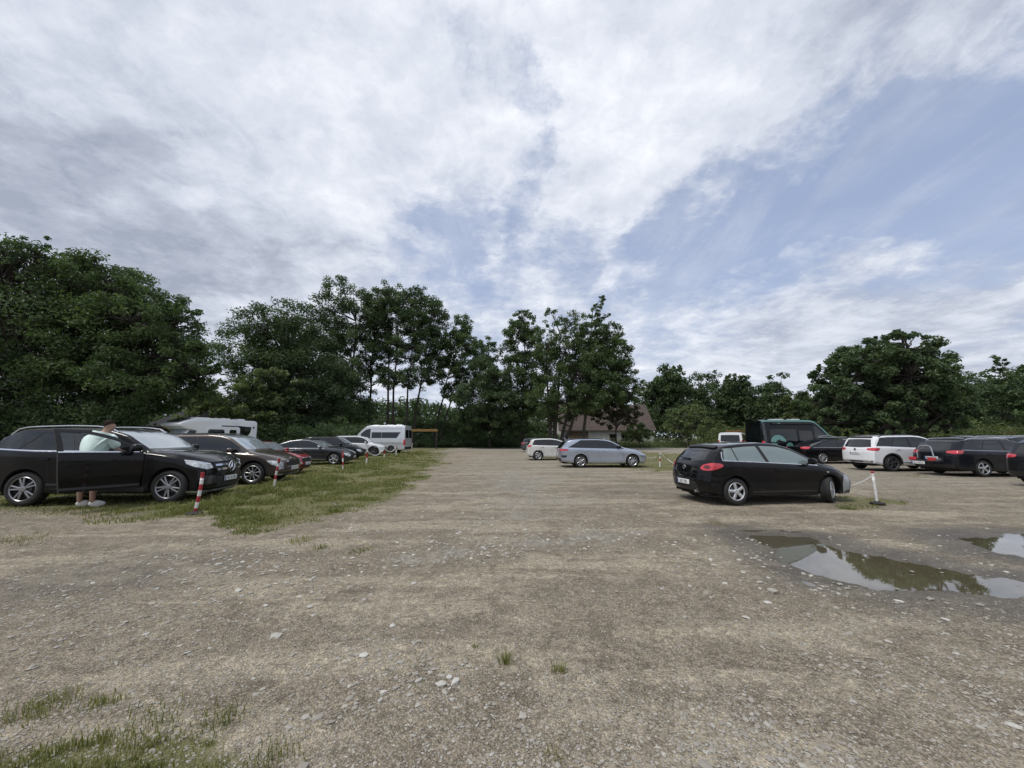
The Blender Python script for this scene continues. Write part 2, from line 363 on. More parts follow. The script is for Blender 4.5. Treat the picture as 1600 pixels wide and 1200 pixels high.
def ground_material():
    m = bpy.data.materials.new("gravel_ground"); m.use_nodes = True; t = NT(m.node_tree); b = m.node_tree.nodes['Principled BSDF']
    co = t.new('ShaderNodeTexCoord').outputs['Object']
    A = {k: t.new('ShaderNodeAttribute', attribute_name=k).outputs['Fac'] for k in ('grass', 'grey', 'damp')}
    n0 = t.noise(co, .45, 6, .6, .4); n1 = t.noise(co, 2.2, 7, .65, .3); n2 = t.noise(co, 14, 6, .7); n3 = t.noise(co, 70, 4, .7)
    mpz = t.new('ShaderNodeMapping'); t.l.new(co, mpz.inputs[0]); mpz.inputs['Scale'].default_value = (.24, 1.25, 1); mpz.inputs['Rotation'].default_value = (0, 0, .10)
    tracks = t.noise(mpz.outputs[0], 1.1, 5, .6, .5)
    dirt = t.mix(t.mapr(n1, .3, .7), (.130, .112, .090), (.205, .183, .148))
    pale = t.mapr(t.math('ADD', t.math('MULTIPLY', tracks, .85), t.math('MULTIPLY', n1, .35)), .575, .69, 0, 1, True)
    dirt = t.mix(t.math('MULTIPLY', pale, .85), dirt, (.285, .258, .21))
    dirt = t.mix(t.mapr(n2, .4, .75, 0, .5), dirt, (.105, .092, .075))
    dirt = t.mix(t.mapr(n3, .5, .75, 0, .7), dirt, (.34, .315, .27))
    dirt = t.mix(t.mapr(n3, .48, .25, 0, .75), dirt, (.05, .042, .034))
    # small crushed stones pressed in the surface
    v1 = t.new('ShaderNodeTexVoronoi'); t.put(v1.inputs['Vector'], co); v1.inputs['Scale'].default_value = 55
    keep = t.mapr(t.new('ShaderNodeSeparateColor').outputs[0], 0, 1)
    sc = t.new('ShaderNodeSeparateColor'); t.l.new(v1.outputs['Color'], sc.inputs[0])
    st = t.math('MULTIPLY', t.mapr(v1.outputs['Distance'], .42, .28), t.mapr(sc.outputs[0], .55, .6))
    st = t.math('MULTIPLY', st, t.mapr(n1, .35, .6, .25, 1))
    stc = t.mix(sc.outputs[1], (.15, .14, .125), (.38, .365, .33))
    dirt = t.mix(st, dirt, stc)
    grey = t.mix(t.mapr(n2, .3, .7), (.15, .148, .14), (.29, .286, .27))
    v2 = t.new('ShaderNodeTexVoronoi'); t.put(v2.inputs['Vector'], co); v2.inputs['Scale'].default_value = 26
    s2 = t.new('ShaderNodeSeparateColor'); t.l.new(v2.outputs['Color'], s2.inputs[0])
    grey = t.mix(t.mapr(v2.outputs['Distance'], .5, .2, 0, .8), grey, t.mix(s2.outputs[0], (.12, .12, .115), (.36, .355, .34)))
    # granular look: every grain of the crushed surface has its own tone
    def grains(sc_, lo, hi):
        v = t.new('ShaderNodeTexVoronoi'); t.put(v.inputs['Vector'], co); v.inputs['Scale'].default_value = sc_
        q = t.new('ShaderNodeSeparateColor'); t.l.new(v.outputs['Color'], q.inputs[0]); return t.mapr(q.outputs[0], 0, 1, lo, hi), v.outputs['Distance']
    ga, da_ = grains(95, .70, 1.32); gb, db_ = grains(34, .80, 1.21); gc, _ = grains(13, .86, 1.15)
    gg = t.math('MULTIPLY', t.math('MULTIPLY', ga, gb), gc)
    dirt = t.vmath('MULTIPLY', t.vmath('MULTIPLY', dirt, _v3(t, gg)), (1.42, 1.35, 1.20)); grey = t.vmath('MULTIPLY', t.vmath('MULTIPLY', grey, _v3(t, t.math('MULTIPLY', gb, gc))), (1.34, 1.25, 1.09))
    col = t.mix(t.mapr(t.math('ADD', A['grey'], t.math('SUBTRACT', n1, .5)), .3, .8), dirt, grey)
    col = t.mix(t.math('MULTIPLY', A['damp'], .72), col, t.mix(n2, (.045, .039, .032), (.085, .077, .066)))
    gm = t.math('ADD', A['grass'], t.math('MULTIPLY', t.math('SUBTRACT', n2, .5), .9))
    gm = t.math('ADD', gm, t.math('MULTIPLY', t.math('SUBTRACT', n3, .5), .5))
    gm = t.math('ADD', gm, t.math('MULTIPLY', t.math('SUBTRACT', n1, .5), 1.1))
    gm = t.mapr(gm, .34, .80)
    gcol = t.mix(t.mapr(n1, .3, .7), (.125, .134, .040), (.20, .192, .070))
    gcol = t.mix(t.mapr(n0, .45, .7), gcol, (.235, .205, .095))
    gcol = t.mix(t.mapr(n3, .35, .7, 0, .6), gcol, (.052, .062, .020))
    col = t.mix(t.math('MULTIPLY', gm, .85), col, gcol)
    t.put(b.inputs['Base Color'], col)
    t.put(b.inputs['Roughness'], t.mix(A['damp'], .93, .42, 'FLOAT'))
    b.inputs['Specular IOR Level'].default_value = .3
    hgt = t.math('ADD', t.math('MULTIPLY', n3, .35), t.math('ADD', t.math('MULTIPLY', n2, .7), t.math('MULTIPLY', st, .5)))
    bn = t.new('ShaderNodeBump'); bn.inputs['Strength'].default_value = .75; bn.inputs['Distance'].default_value = .03
    hgt = t.math('SUBTRACT', hgt, t.math('MULTIPLY', da_, .6))
    t.put(bn.inputs['Height'], hgt); t.l.new(bn.outputs[0], b.inputs['Normal'])
    return m

def spaced(lo, hi, d0, grow):
    out = [0.0]; d = d0
    while out[-1] < hi: out.append(out[-1] + d); d = max(d0, out[-1] * grow)
    neg = [0.0]
    while neg[-1] < -lo: neg.append(neg[-1] + max(d0, neg[-1] * grow))
    return np.array([-x for x in neg[:0:-1]] + out)
def build_ground():
    xs = spaced(-2500, 2500, .11, .020); ys = spaced(-40, 3500, .11, .016)
    X, Y = np.meshgrid(xs, ys); g, gr, da = ground_masks(X, Y)
    Z = (vnoise(X * 1.3, Y * 1.3, 9) - .5) * .045 * (1 - sstep(np.hypot(X, Y), 12, 25))
    Z += (vnoise(X * 4, Y * 4, 10) - .5) * .018 * (1 - sstep(np.hypot(X, Y), 8, 14))
    for pd in (PUD1, PUD2):
        d = sdpoly(X, Y, pd) + (vnoise(X * 2.2, Y * 2.2, 11) - .5) * .55 + (vnoise(X * 8, Y * 8, 12, 2) - .5) * .22
        Z = Z * sstep(d, -.1, .5) - .02 * (1 - sstep(d, -.12, .12))
    for f, (x0, y0) in (): pass
    Z -= .012
    V = np.stack([X.ravel(), Y.ravel(), Z.ravel()], 1); ny, nx = X.shape
    idx = np.arange(ny * nx).reshape(ny, nx)
    Q = np.stack([idx[:-1, :-1].ravel(), idx[:-1, 1:].ravel(), idx[1:, 1:].ravel(), idx[1:, :-1].ravel()], 1)
    me = npmesh("ground", V, Q, ground_material())
    for k, a in (('grass', g), ('grey', gr), ('damp', da)):
        at_ = me.attributes.new(k, 'FLOAT', 'POINT'); at_.data.foreach_set('value', a.ravel().astype(np.float32))
    setp(add("ground", me), kind='structure', label='wide gravel and dirt ground of the car park')
build_ground()

def puddle(poly, label):
    m = MATS.get('puddle_water')
    if not m:
        m = bpy.data.materials.new('puddle_water'); m.use_nodes = True; t = NT(m.node_tree); b = m.node_tree.nodes['Principled BSDF']
        co = t.new('ShaderNodeTexCoord').outputs['Object']
        n = t.noise(co, 1.3, 5, .6)
        t.put(b.inputs['Base Color'], t.mix(n, (.075, .064, .038), (.115, .100, .062)))
        b.inputs['Roughness'].default_value = .015; b.inputs['IOR'].default_value = 1.45; b.inputs['Coat Weight'].default_value = .5; b.inputs['Coat Roughness'].default_value = .01
        bn = t.new('ShaderNodeBump'); bn.inputs['Strength'].default_value = .03; bn.inputs['Distance'].default_value = .01
        t.put(bn.inputs['Height'], t.noise(co, 9, 3, .5)); t.l.new(bn.outputs[0], b.inputs['Normal']); MATS['puddle_water'] = m
    p = np.array(poly); lo, hi = p.min(0) - .3, p.max(0) + .3
    xs = np.arange(lo[0], hi[0], .08); ys = np.arange(lo[1], hi[1], .08); X, Y = np.meshgrid(xs, ys)
    V = np.stack([X.ravel(), Y.ravel(), np.full(X.size, -.018)], 1); idx = np.arange(X.size).reshape(X.shape)
    Q = np.stack([idx[:-1, :-1].ravel(), idx[:-1, 1:].ravel(), idx[1:, 1:].ravel(), idx[1:, :-1].ravel()], 1)
    d = sdpoly(V[:, 0], V[:, 1], poly); Q = Q[(d[Q] < .38).any(1)]
    used, inv = np.unique(Q, return_inverse=True); me = npmesh('puddle', V[used], inv.reshape(Q.shape), m)
    setp(add('puddle', me), label, None, None, 'structure')
puddle(PUD1, 'long muddy puddle reflecting the round tree and the sky')
puddle(PUD2, 'short muddy puddle at the edge of the gravel')

# ------------------------------------------------------------------ trees and plants
def leaf_mat(name, c0, c1, c2, trans=.35):
    if name in MATS: return MATS[name]
    m = bpy.data.materials.new(name); m.use_nodes = True; t = NT(m.node_tree); t.n.clear()
    o = t.new('ShaderNodeOutputMaterial'); tint = t.new('ShaderNodeAttribute', attribute_name='tint').outputs['Fac']
    col = t.ramp(tint, [(0, c0), (.5, c1), (1, c2)])
    d = t.new('ShaderNodeBsdfPrincipled'); t.put(d.inputs['Base Color'], col); d.inputs['Roughness'].default_value = .55; d.inputs['Specular IOR Level'].default_value = .35
    tr = t.new('ShaderNodeBsdfTranslucent'); t.put(tr.inputs[0], t.mix(1.0, col, (1.1, 1.25, .6), blend='MULTIPLY'))
    mx = t.new('ShaderNodeMixShader'); mx.inputs[0].default_value = trans
    t.l.new(d.outputs[0], mx.inputs[1]); t.l.new(tr.outputs[0], mx.inputs[2]); t.l.new(mx.outputs[0], o.inputs[0])
    MATS[name] = m; return m
LEAF = {'mid': leaf_mat('leaf_mid', (0.046, 0.073, 0.031), (0.082, 0.122, 0.048), (0.138, 0.189, 0.078)),
        'dark': leaf_mat('leaf_dark', (0.041, 0.066, 0.034), (0.076, 0.113, 0.052), (0.122, 0.170, 0.075)),
        'olive': leaf_mat('leaf_olive', (0.053, 0.070, 0.027), (0.094, 0.117, 0.043), (0.144, 0.174, 0.065)),
        'light': leaf_mat('leaf_light', (0.084, 0.114, 0.048), (0.132, 0.169, 0.071), (0.198, 0.240, 0.111)),
        'red': leaf_mat('leaf_brownish', (0.048, 0.047, 0.028), (0.070, 0.070, 0.037), (0.096, 0.099, 0.051))}
BARK = pmat('bark', (.050, .042, .034), .9, var=.35, scale=5, bump=.6)
PALEBARK = pmat('pale_bark', (.20, .18, .15), .85, var=.4, scale=5, bump=.5)

def leaves_mesh(name, centers, radii, nleaf, size, mat, r, flat=.55, tintv=None, droop=0.0):
    """many small leaf faces in clumps round the given centres"""
    centers = np.asarray(centers); n = len(centers); radii = np.asarray(radii)
    per = np.maximum((nleaf * (radii / radii.mean()) ** 1.6).astype(int), int(.4 * nleaf)); ci = np.repeat(np.arange(n), per); N = len(ci)
    d = r.normal(size=(N, 3)); d /= np.linalg.norm(d, axis=1)[:, None]; rad = r.random(N) ** .5
    p = centers[ci] + d * (rad * radii[ci])[:, None] * np.array([1, 1, flat])
    nrm = r.normal(size=(N, 3)) * .75 + d * .5 + np.array([0, 0, .75]); nrm /= np.linalg.norm(nrm, axis=1)[:, None]
    a = r.normal(size=(N, 3)); a[:, 2] -= droop; a -= nrm * (a * nrm).sum(1)[:, None]; a /= np.linalg.norm(a, axis=1)[:, None] + 1e-9
    b = np.cross(nrm, a); L = size * (.6 + .8 * r.random(N))[:, None]; Wd = L * (.34 + .2 * r.random(N))[:, None]
    fold = nrm * L * .12
    V = np.stack([p - a * L * .5, p + b * Wd * .55 + fold, p + a * L * .55, p - b * Wd * .55 + fold], 1).reshape(-1, 3)
    Q = np.arange(N * 4).reshape(N, 4)
    me = npmesh(name, V, Q, mat, False)
    base = tintv if tintv is not None else r.random(n)
    tt = np.clip(base[ci] * .75 + r.normal(size=N) * .14 + .12, 0, 1)
    at_ = me.attributes.new('tint', 'FLOAT', 'POINT'); at_.data.foreach_set('value', np.repeat(tt, 4).astype(np.float32))
    return me

def tree(name, label, depth, base, lobes, kind='mid', leaf=.40, clumps=24, per=46, trunk=.28, seed=0, lean=None, group=None, trunks=None, bark=None, rc=.30, shell=.62, limb=True, cat='tree', spread=.85, grow=1.0, fill=.75, droop=0.0, flat=.7):
    """lobes: (u, v, ru, rv) as measured, placed at real distance with real depth"""
    r = np.random.default_rng(seed + 101); k = depth / F
    b = gnd(*base) if base[1] > HZ + 4 else at(base[0], HZ, depth); bx = (base[0] - 800) / F * depth
    root = empty(name, (bx, depth, 0), label=label, cat=cat, group=group); O = np.array([bx, depth, 0.0])
    C, Rr, L3 = [], [], []
    rx = np.mean([l[2] for l in lobes]) * k
    cu = np.mean([l[0] for l in lobes]); 
    umin = min(l[0] - l[2] for l in lobes); umax = max(l[0] + l[2] for l in lobes); half = (umax - umin) / 2 * k
    for (u, v, ru, rv) in lobes:
        ru, rv = ru * grow, rv * grow
        e = min(abs(u - (umin + umax) / 2) * k / max(half, .1), 1)
        for sgn in (-1, 1):
            dy = sgn * r.uniform(.25, 1) * spread * half * math.sqrt(max(1 - e * e, .05)) * .8
            c = np.array(at(u, v, depth)); c[1] += dy
            Rx, Rz = ru * k, rv * k; Ry = (Rx + Rz) * .5; L3.append((c, Rx, Ry, Rz))
            n = max(9, int(clumps * fill * (Rx * Rz / (rx * rx)) ** .75))
            d = r.normal(size=(n, 3)); d[:, 2] += .15; d /= np.linalg.norm(d, axis=1)[:, None]
            rad = shell + (1 - shell) * r.random(n) ** .6
            cc = c + d * rad[:, None] * np.array([Rx, Ry, Rz]); cc[:, 2] = np.maximum(cc[:, 2], .35)
            C.append(cc); Rr.append(np.full(n, min(Rx, Rz) * rc) * (.7 + .7 * r.random(n)))
    C = np.concatenate(C) - O; Rr = np.concatenate(Rr)
    add('crown', leaves_mesh('crown', C, Rr, per, leaf, LEAF[kind], r, flat=flat, droop=droop), root)
    bm = bmesh.new(); top = max(l[0][2] for l in L3)
    ts = trunks or [(0.0, 0.0, .68)]
    tips = []
    for (du, du2, hf) in ts:                     # foot offset, top offset in px, height share
        ctr = np.mean([l[0] for l in L3], 0) - O
        H = top * hf; x0 = du * k; x1 = du2 * k if trunks else ctr[0] * .35
        pts = []; N = 7
        for i in range(N + 1):
            q = i / N; pts.append((x0 + (x1 - x0) * q ** 1.2 + r.normal() * .10 * (0 < i < N), r.normal() * .10 * (0 < i < N) + (ctr[1] * .4) * q, H * q - (.3 if i == 0 else 0)))
        rd = [trunk * .72 * (1.25 if i == 0 else 1) * (1 - .78 * i / N) for i in range(N + 1)]
        bm_tube(bm, pts, rd, 9); tips.append(pts)
    if limb:
        for (c, Rx, Ry, Rz) in L3:
            c = c - O; pts = tips[r.integers(len(tips))]
            cand = [p for p in pts if p[2] < c[2] - .15 * Rz and p[2] > .25 * top] or [pts[2]]
            p0 = Vector(min(cand, key=lambda p: abs(p[2] - (c[2] - 1.1 * Rz)) + .3 * abs(p[0] - c[0]))); c = Vector(c); mid = p0.lerp(c, .5) + Vector((0, 0, .12 * Rz))
            lw = min(1.0, Rx / rx) ** 1.3; bm_tube(bm, [p0, mid, c, c + Vector((0, 0, Rz * .4))], [trunk * .36 * lw, trunk * .25 * lw, trunk * .13 * lw, trunk * .03 * lw], 6, caps=False)
            near = [Vector(x) for x in C if (Vector(x) - c).length < max(Rx, Rz) * 1.1]
            for q in near[::3]: bm_tube(bm, [mid.lerp(c, r.random()), c.lerp(q, .5) + Vector((0, 0, .1)), q], [trunk * .11, trunk * .08, trunk * .03], 4, caps=False)
    add('trunk', bmmesh('trunk', bm, bark or BARK), root)
    return root

def build_trees():
    LROW = 'trees beyond the left row'; CT = 'tall trees beyond the far lane'; RT = 'trees behind the right rows'
    T = tree
    T('broad_tree', 'huge dark broadleaf tree filling the left edge of the photo', 27, (15, 727),
      [(-150, 520, 110, 110), (-60, 470, 100, 85), (40, 450, 85, 62), (90, 425, 48, 32), (15, 428, 62, 38), (62, 424, 52, 34), (100, 430, 44, 34), (-20, 560, 110, 85), (70, 530, 95, 70), (60, 610, 95, 55), (-80, 620, 100, 60), (90, 398, 24, 18), (40, 402, 24, 18)], 'dark', .22, 46, 100, .42, 1, spread=.42, group=LROW)
    T('broad_tree', 'rounded broadleaf tree with a long low bough pointing at the motorhome', 28.5, (190, 727),
      [(165, 455, 62, 48), (215, 470, 40, 36), (235, 510, 50, 45), (265, 488, 24, 20), (170, 530, 75, 60), (265, 560, 55, 46), (230, 600, 70, 45), (150, 610, 80, 55), (300, 545, 28, 22), (305, 585, 32, 20), (335, 573, 18, 9), (272, 612, 34, 24), (190, 430, 18, 10)], 'mid', .22, 46, 100, .38, 2, spread=.38, group=LROW)
    T('young_tree', 'slender pale tree growing between the half-timbered shed and the motorhome', 52, (318, 700), [(318, 606, 12, 14), (312, 622, 16, 20), (325, 640, 16, 18)], 'light', .36, 18, 40, .12, 3)
    T('bushy_tree', 'light green spreading tree right behind the motorhome', 44, (370, 704), [(378, 612, 26, 18), (345, 640, 34, 24), (390, 625, 40, 28), (420, 645, 40, 28), (370, 658, 50, 22), (440, 600, 30, 26)], 'light', .40, 30, 56, .22, 4)
    T('bushy_tree', 'broad dark tree stepping up to the tall alders from the left', 50, (445, 702), [(445, 522, 32, 26), (415, 550, 36, 28), (470, 545, 34, 34), (440, 590, 50, 38), (402, 588, 26, 22), (490, 590, 38, 40), (460, 640, 62, 36), (510, 640, 45, 36), (480, 512, 30, 26), (415, 538, 24, 20), (445, 512, 24, 20), (520, 600, 30, 30)], 'dark', 0.30, 32, 98, .30, 5, group=CT, grow=1.12, fill=1.0, rc=.36)
    T('tall_alder', 'tallest alder of the left clump with a straight bare lower trunk', 56, (548, 699), [(548, 466, 32, 20), (520, 490, 27, 24), (575, 495, 26, 24), (530, 525, 36, 24), (562, 540, 30, 20), (512, 552, 28, 24), (545, 580, 34, 20), (530, 612, 34, 20), (566, 600, 20, 16)], 'dark', 0.29, 26, 77, .34, 6, group=CT, grow=1.08, fill=1.0, rc=.34, trunks=[(0, 0, .98)])
    T('tall_alder', 'alder standing just right of the tallest one, its trunk bare and dark', 58, (576, 699), [(598, 478, 22, 18), (588, 510, 22, 20), (600, 545, 22, 18), (580, 572, 22, 16), (604, 590, 18, 14)], 'dark', 0.29, 24, 70, .30, 7, group=CT, grow=1.08, fill=1.0, rc=.34, trunks=[(0, 4, .98)])
    T('tall_alder', 'twin-trunked alder above the silver campervan', 57, (608, 699), [(612, 468, 28, 18), (640, 476, 26, 20), (622, 505, 32, 22), (652, 512, 26, 22), (610, 545, 26, 18), (645, 552, 30, 20), (620, 592, 28, 16), (650, 596, 24, 16)], 'dark', 0.29, 26, 73, .28, 8, group=CT, grow=1.08, fill=1.0, rc=.34, trunks=[(-3, -4, .98), (5, 8, .95), (24, 34, .7)])
    T('tall_alder', 'alder with rounded crown closing the left clump on its right', 58, (645, 699), [(664, 472, 24, 16), (678, 500, 20, 24), (672, 535, 24, 20), (690, 550, 14, 22), (676, 580, 20, 18)], 'dark', 0.29, 24, 70, .26, 9, group=CT, grow=1.08, fill=1.0, rc=.34, trunks=[(0, 26, .97)])
    T('leaning_tree', 'thin tree leaning to the right beside the alder clump', 60, (676, 699), [(722, 512, 16, 18), (712, 540, 18, 18), (733, 548, 16, 22), (700, 572, 18, 16), (728, 585, 22, 16), (712, 612, 24, 14), (745, 575, 12, 14)], 'mid', 0.29, 22, 63, .24, 10, group=CT, grow=1.08, fill=1.0, rc=.34, trunks=[(0, 46, .98), (12, 50, .8)])
    T('dense_tree', 'dense dark tree with low boughs beside the small brick building', 55, (765, 699), [(762, 548, 14, 18), (758, 580, 20, 20), (775, 600, 22, 20), (745, 625, 32, 24), (785, 632, 26, 22), (738, 660, 26, 18), (770, 662, 34, 20), (800, 660, 20, 20)], 'dark', 0.29, 32, 98, .26, 11, group=CT, grow=1.08, fill=1.0, rc=.34)
    T('tall_alder', 'slim alder with a clear dark stem left of the large lane-side tree', 54, (816, 699), [(818, 498, 20, 12), (806, 520, 20, 16), (832, 528, 16, 16), (798, 552, 16, 18), (826, 560, 20, 18), (806, 590, 20, 16), (832, 598, 18, 18), (818, 632, 24, 20)], 'mid', 0.27, 24, 70, .24, 12, group=CT, grow=1.08, fill=1.0, rc=.34, trunks=[(0, 4, .98), (-2, -12, .8)])
    T('large_tree', 'large many-stemmed tree behind the white hatchback', 50, (868, 701), [(862, 505, 22, 14), (893, 508, 26, 18), (852, 540, 24, 22), (884, 545, 32, 24), (915, 548, 24, 26), (862, 585, 30, 26), (900, 592, 36, 28), (848, 625, 26, 24), (885, 632, 36, 24), (915, 630, 26, 22), (858, 655, 22, 14)], 'mid', 0.27, 30, 80, .34, 13, group=CT, grow=1.0, fill=.75, rc=.33, trunks=[(0, 10, .9), (8, 40, .75), (-8, -14, .8), (14, 55, .6)])
    T('large_tree', 'tree with a single spray of twigs above its top, in front of the house', 49, (911, 702), [(934, 478, 6, 9), (932, 498, 16, 12), (925, 522, 26, 18), (950, 528, 24, 20), (958, 560, 26, 24), (930, 570, 32, 26), (972, 588, 20, 20), (945, 610, 34, 24), (976, 620, 20, 18), (915, 625, 30, 22), (990, 605, 10, 12)], 'mid', 0.27, 30, 80, .30, 14, group=CT, grow=1.0, fill=.75, rc=.33, trunks=[(0, 20, .98)])
    T('small_tree', 'small brown-leaved tree in front of the tiled roof', 50, (962, 702), [(962, 632, 28, 18), (945, 650, 24, 14), (982, 648, 22, 16), (965, 662, 26, 10)], 'red', .34, 26, 40, .20, 15, group=CT)
    BR = 'birches beyond the lane'
    for i, (lab, bu, lob, kd, dp) in enumerate((
        ('twin-peaked birch nearest the right end of the house', 1042, [(1043, 582, 10, 13), (1054, 586, 9, 13), (1046, 600, 16, 14), (1040, 608, 20, 18), (1022, 620, 14, 20), (1058, 615, 18, 22), (1035, 645, 30, 22), (1010, 610, 8, 16)], 'dark', 76),
        ('rounder birch between the twin-peaked one and the two thin spires', 1092, [(1085, 595, 12, 10), (1112, 594, 12, 11), (1078, 620, 20, 18), (1105, 622, 24, 22), (1090, 650, 34, 22)], 'dark', 80),
        ('thin left spire of the two narrow birches', 1141, [(1141, 596, 7, 11), (1140, 612, 11, 16), (1141, 626, 13, 16), (1141, 645, 16, 20)], 'dark', 78),
        ('thin right spire of the two narrow birches', 1160, [(1161, 597, 7, 11), (1160, 613, 10, 16), (1160, 628, 13, 16), (1160, 646, 16, 20)], 'dark', 78),
        ('pointed dark tree left of the big round tree', 1205, [(1212, 600, 9, 13), (1211, 616, 15, 16), (1190, 622, 18, 16), (1205, 645, 32, 22), (1235, 640, 16, 16)], 'dark', 74))):
        T('birch_tree', lab, dp, (bu, 695), lob, kd, .52, 24, 46, .20, 20 + i, group=BR, droop=.8, flat=.9, grow=1.12, rc=.36, spread=.5)
    T('apple_tree', 'pale green apple tree standing in tall grass right of the house', 57, (1072, 700), [(1060, 650, 16, 14), (1080, 645, 16, 12), (1052, 668, 16, 12), (1075, 664, 22, 14), (1095, 664, 12, 12)], 'light', .30, 30, 44, .12, 30, trunks=[(0, -8, .7), (4, 10, .7)], bark=PALEBARK)
    T('round_bush', 'small rounded bright bush right of the apple tree', 58, (1114, 700), [(1112, 664, 17, 11), (1102, 674, 12, 10), (1124, 674, 14, 10)], 'olive', .30, 30, 50, .10, 31, cat='bush')
    T('leafy_bush', 'leafy bush at the right corner of the house wall', 56, (998, 700), [(995, 672, 14, 10), (1006, 680, 12, 10), (984, 682, 14, 9)], 'light', .28, 30, 44, .08, 32, cat='bush')
    T('round_tree', 'big round dense tree behind the white SUV on the right', 28.5, (1390, 715), [(1395, 545, 42, 24), (1350, 565, 40, 28), (1440, 570, 34, 26), (1312, 590, 30, 26), (1390, 592, 55, 38), (1462, 606, 26, 26), (1300, 628, 34, 28), (1350, 632, 50, 34), (1420, 632, 56, 34), (1472, 640, 30, 26), (1350, 668, 40, 15), (1420, 670, 45, 13), (1300, 662, 30, 15), (1470, 666, 32, 13), (1305, 575, 16, 12), (1400, 524, 18, 9)], 'dark', .22, 52, 100, .36, 40, grow=.95, spread=.38, group=RT, trunks=[(-10, -16, .6), (6, 12, .65), (18, 40, .55)])
    for i, (lab, bu, lob, kd, dp) in enumerate((
        ('low spreading tree at the left foot of the round tree', 1265, [(1250, 632, 22, 16), (1275, 640, 24, 18), (1255, 660, 30, 16), (1290, 662, 26, 14)], 'olive', 48),
        ('hillside tree just right of the big round tree', 1505, [(1500, 598, 26, 18), (1520, 625, 30, 22), (1495, 650, 34, 22)], 'dark', 62),
        ('second hillside tree right of the round tree', 1555, [(1545, 592, 26, 16), (1565, 612, 28, 24), (1550, 645, 40, 26)], 'dark', 66),
        ('tall tree rising at the right edge of the photo', 1600, [(1596, 562, 10, 14), (1604, 580, 18, 20), (1598, 612, 30, 28), (1600, 650, 44, 28), (1640, 590, 26, 34)], 'dark', 50),
        ('yellow-green bush behind the black SUVs under the round tree', 1460, [(1450, 668, 30, 9), (1480, 664, 26, 12), (1425, 672, 24, 7)], 'light', 46))):
        T('hillside_tree' if i else 'spreading_tree', lab, dp, (bu, 700), lob, kd, .42, 30, 52, .24, 50 + i, group=RT)
    # far wood and undergrowth: masses nobody could count
    def mass(name, label, n, ufn, leaf, per, rad, mat, seed, tint=None):
        r = np.random.default_rng(seed); pts = []
        for i in range(n): pts.append(ufn(r))
        pts = np.array(pts); rr = rad * (.6 + .8 * r.random(len(pts)))
        pts[:, 2] = np.maximum(pts[:, 2], .05)
        setp(add(name, leaves_mesh(name, pts, rr, per, leaf, mat, r, flat=.8)), label, None, None, 'stuff')
    def far(r):
        x = r.uniform(-150, 170); y = r.uniform(88, 112)
        h = 7.0 + 4.5 * vnoise(np.array([x * .06]), np.array([3.3]), 5, 3)[0] + (max(0, (x - 60)) * .05)
        return (x, y, h * r.random() ** .6)
    mass('far_wood', 'dark wood closing the view behind the tall trees', 4300, far, .85, 26, 1.5, LEAF['dark'], 61)
    def under(r):
        x = r.uniform(-62, 8); y = r.uniform(57.5, 63.5); q = (y - 57.5) / 6
        h = (1.0 + .9 * vnoise(np.array([x * .25]), np.array([1.0]), 6, 3)[0]) * (.45 + 1.1 * q)
        return (x, y, h * r.random() ** .7)
    mass('undergrowth', 'dark undergrowth along the far verge below the trees', 2300, under, .24, 46, .55, LEAF['dark'], 62)
    def under2(r):
        x = r.uniform(-60, -14); y = r.uniform(40, 47); return (x, y, 2.6 * r.random())
    mass('undergrowth', 'shrubs behind the motorhome and the left row', 1300, under2, .26, 52, .75, LEAF['dark'], 63)
    def under3(r):
        x = r.uniform(-42, -26.5); y = r.uniform(24.5, 28.5); return (x, y, .3 + 3.2 * r.random())
    mass('undergrowth', 'dark shrubs under the broad trees behind the open-doored SUV', 900, under3, .19, 80, .75, LEAF['dark'], 66)
    def under5(r):
        x = r.uniform(-34, 6); y = r.uniform(64, 72); return (x, y, (3.2 + 2.6 * vnoise(np.array([x * .2]), np.array([2.0]), 9, 3)[0]) * r.random() ** .7)
    mass('undergrowth', 'dark thicket between the trunks of the tall trees', 1300, under5, .45, 26, .9, LEAF['dark'], 68)
    def under4(r):
        x = r.uniform(24, 75); y = r.uniform(38, 54); return (x, y, 2.4 * r.random())
    mass('undergrowth', 'rough green growth behind the right rows', 1500, under4, .24, 56, .8, LEAF['olive'], 64)
    def right_hill(r):
        x = r.uniform(48, 130); y = r.uniform(68, 86); return (x, y, (4.5 + .075 * (x - 40) + 2 * vnoise(np.array([x * .12]), np.array([4.0]), 8, 3)[0]) * r.random() ** .7)
    mass('far_wood', 'wooded rise behind the big round tree on the right', 1900, right_hill, .65, 30, 1.3, LEAF['dark'], 67)
    # tall grass in front of the house
    r = np.random.default_rng(65); N = 9000
    x = r.uniform(2, 40, N); y = r.uniform(57.2, 61.5, N); h = r.uniform(.5, 1.5, N) * (.45 + .75 * (y - 57.2) / 4.3); a = r.uniform(0, PI, N); w = .05
    lx, ly = r.normal(size=N) * .2, r.normal(size=N) * .2
    V = np.stack([np.stack([x - w * np.cos(a), y - w * np.sin(a), 0 * x], 1), np.stack([x + w * np.cos(a), y + w * np.sin(a), 0 * x], 1), np.stack([x + lx, y + ly, h], 1)], 1).reshape(-1, 3)
    me = npmesh('tall_grass', V, np.arange(3 * N).reshape(N, 3), LEAF['light'], False)
    t_ = me.attributes.new('tint', 'FLOAT', 'POINT'); t_.data.foreach_set('value', np.repeat(r.random(N), 3).astype(np.float32))
    setp(add('tall_grass', me), 'tall seeding grass in front of the house and the apple tree', None, None, 'stuff')
build_trees()

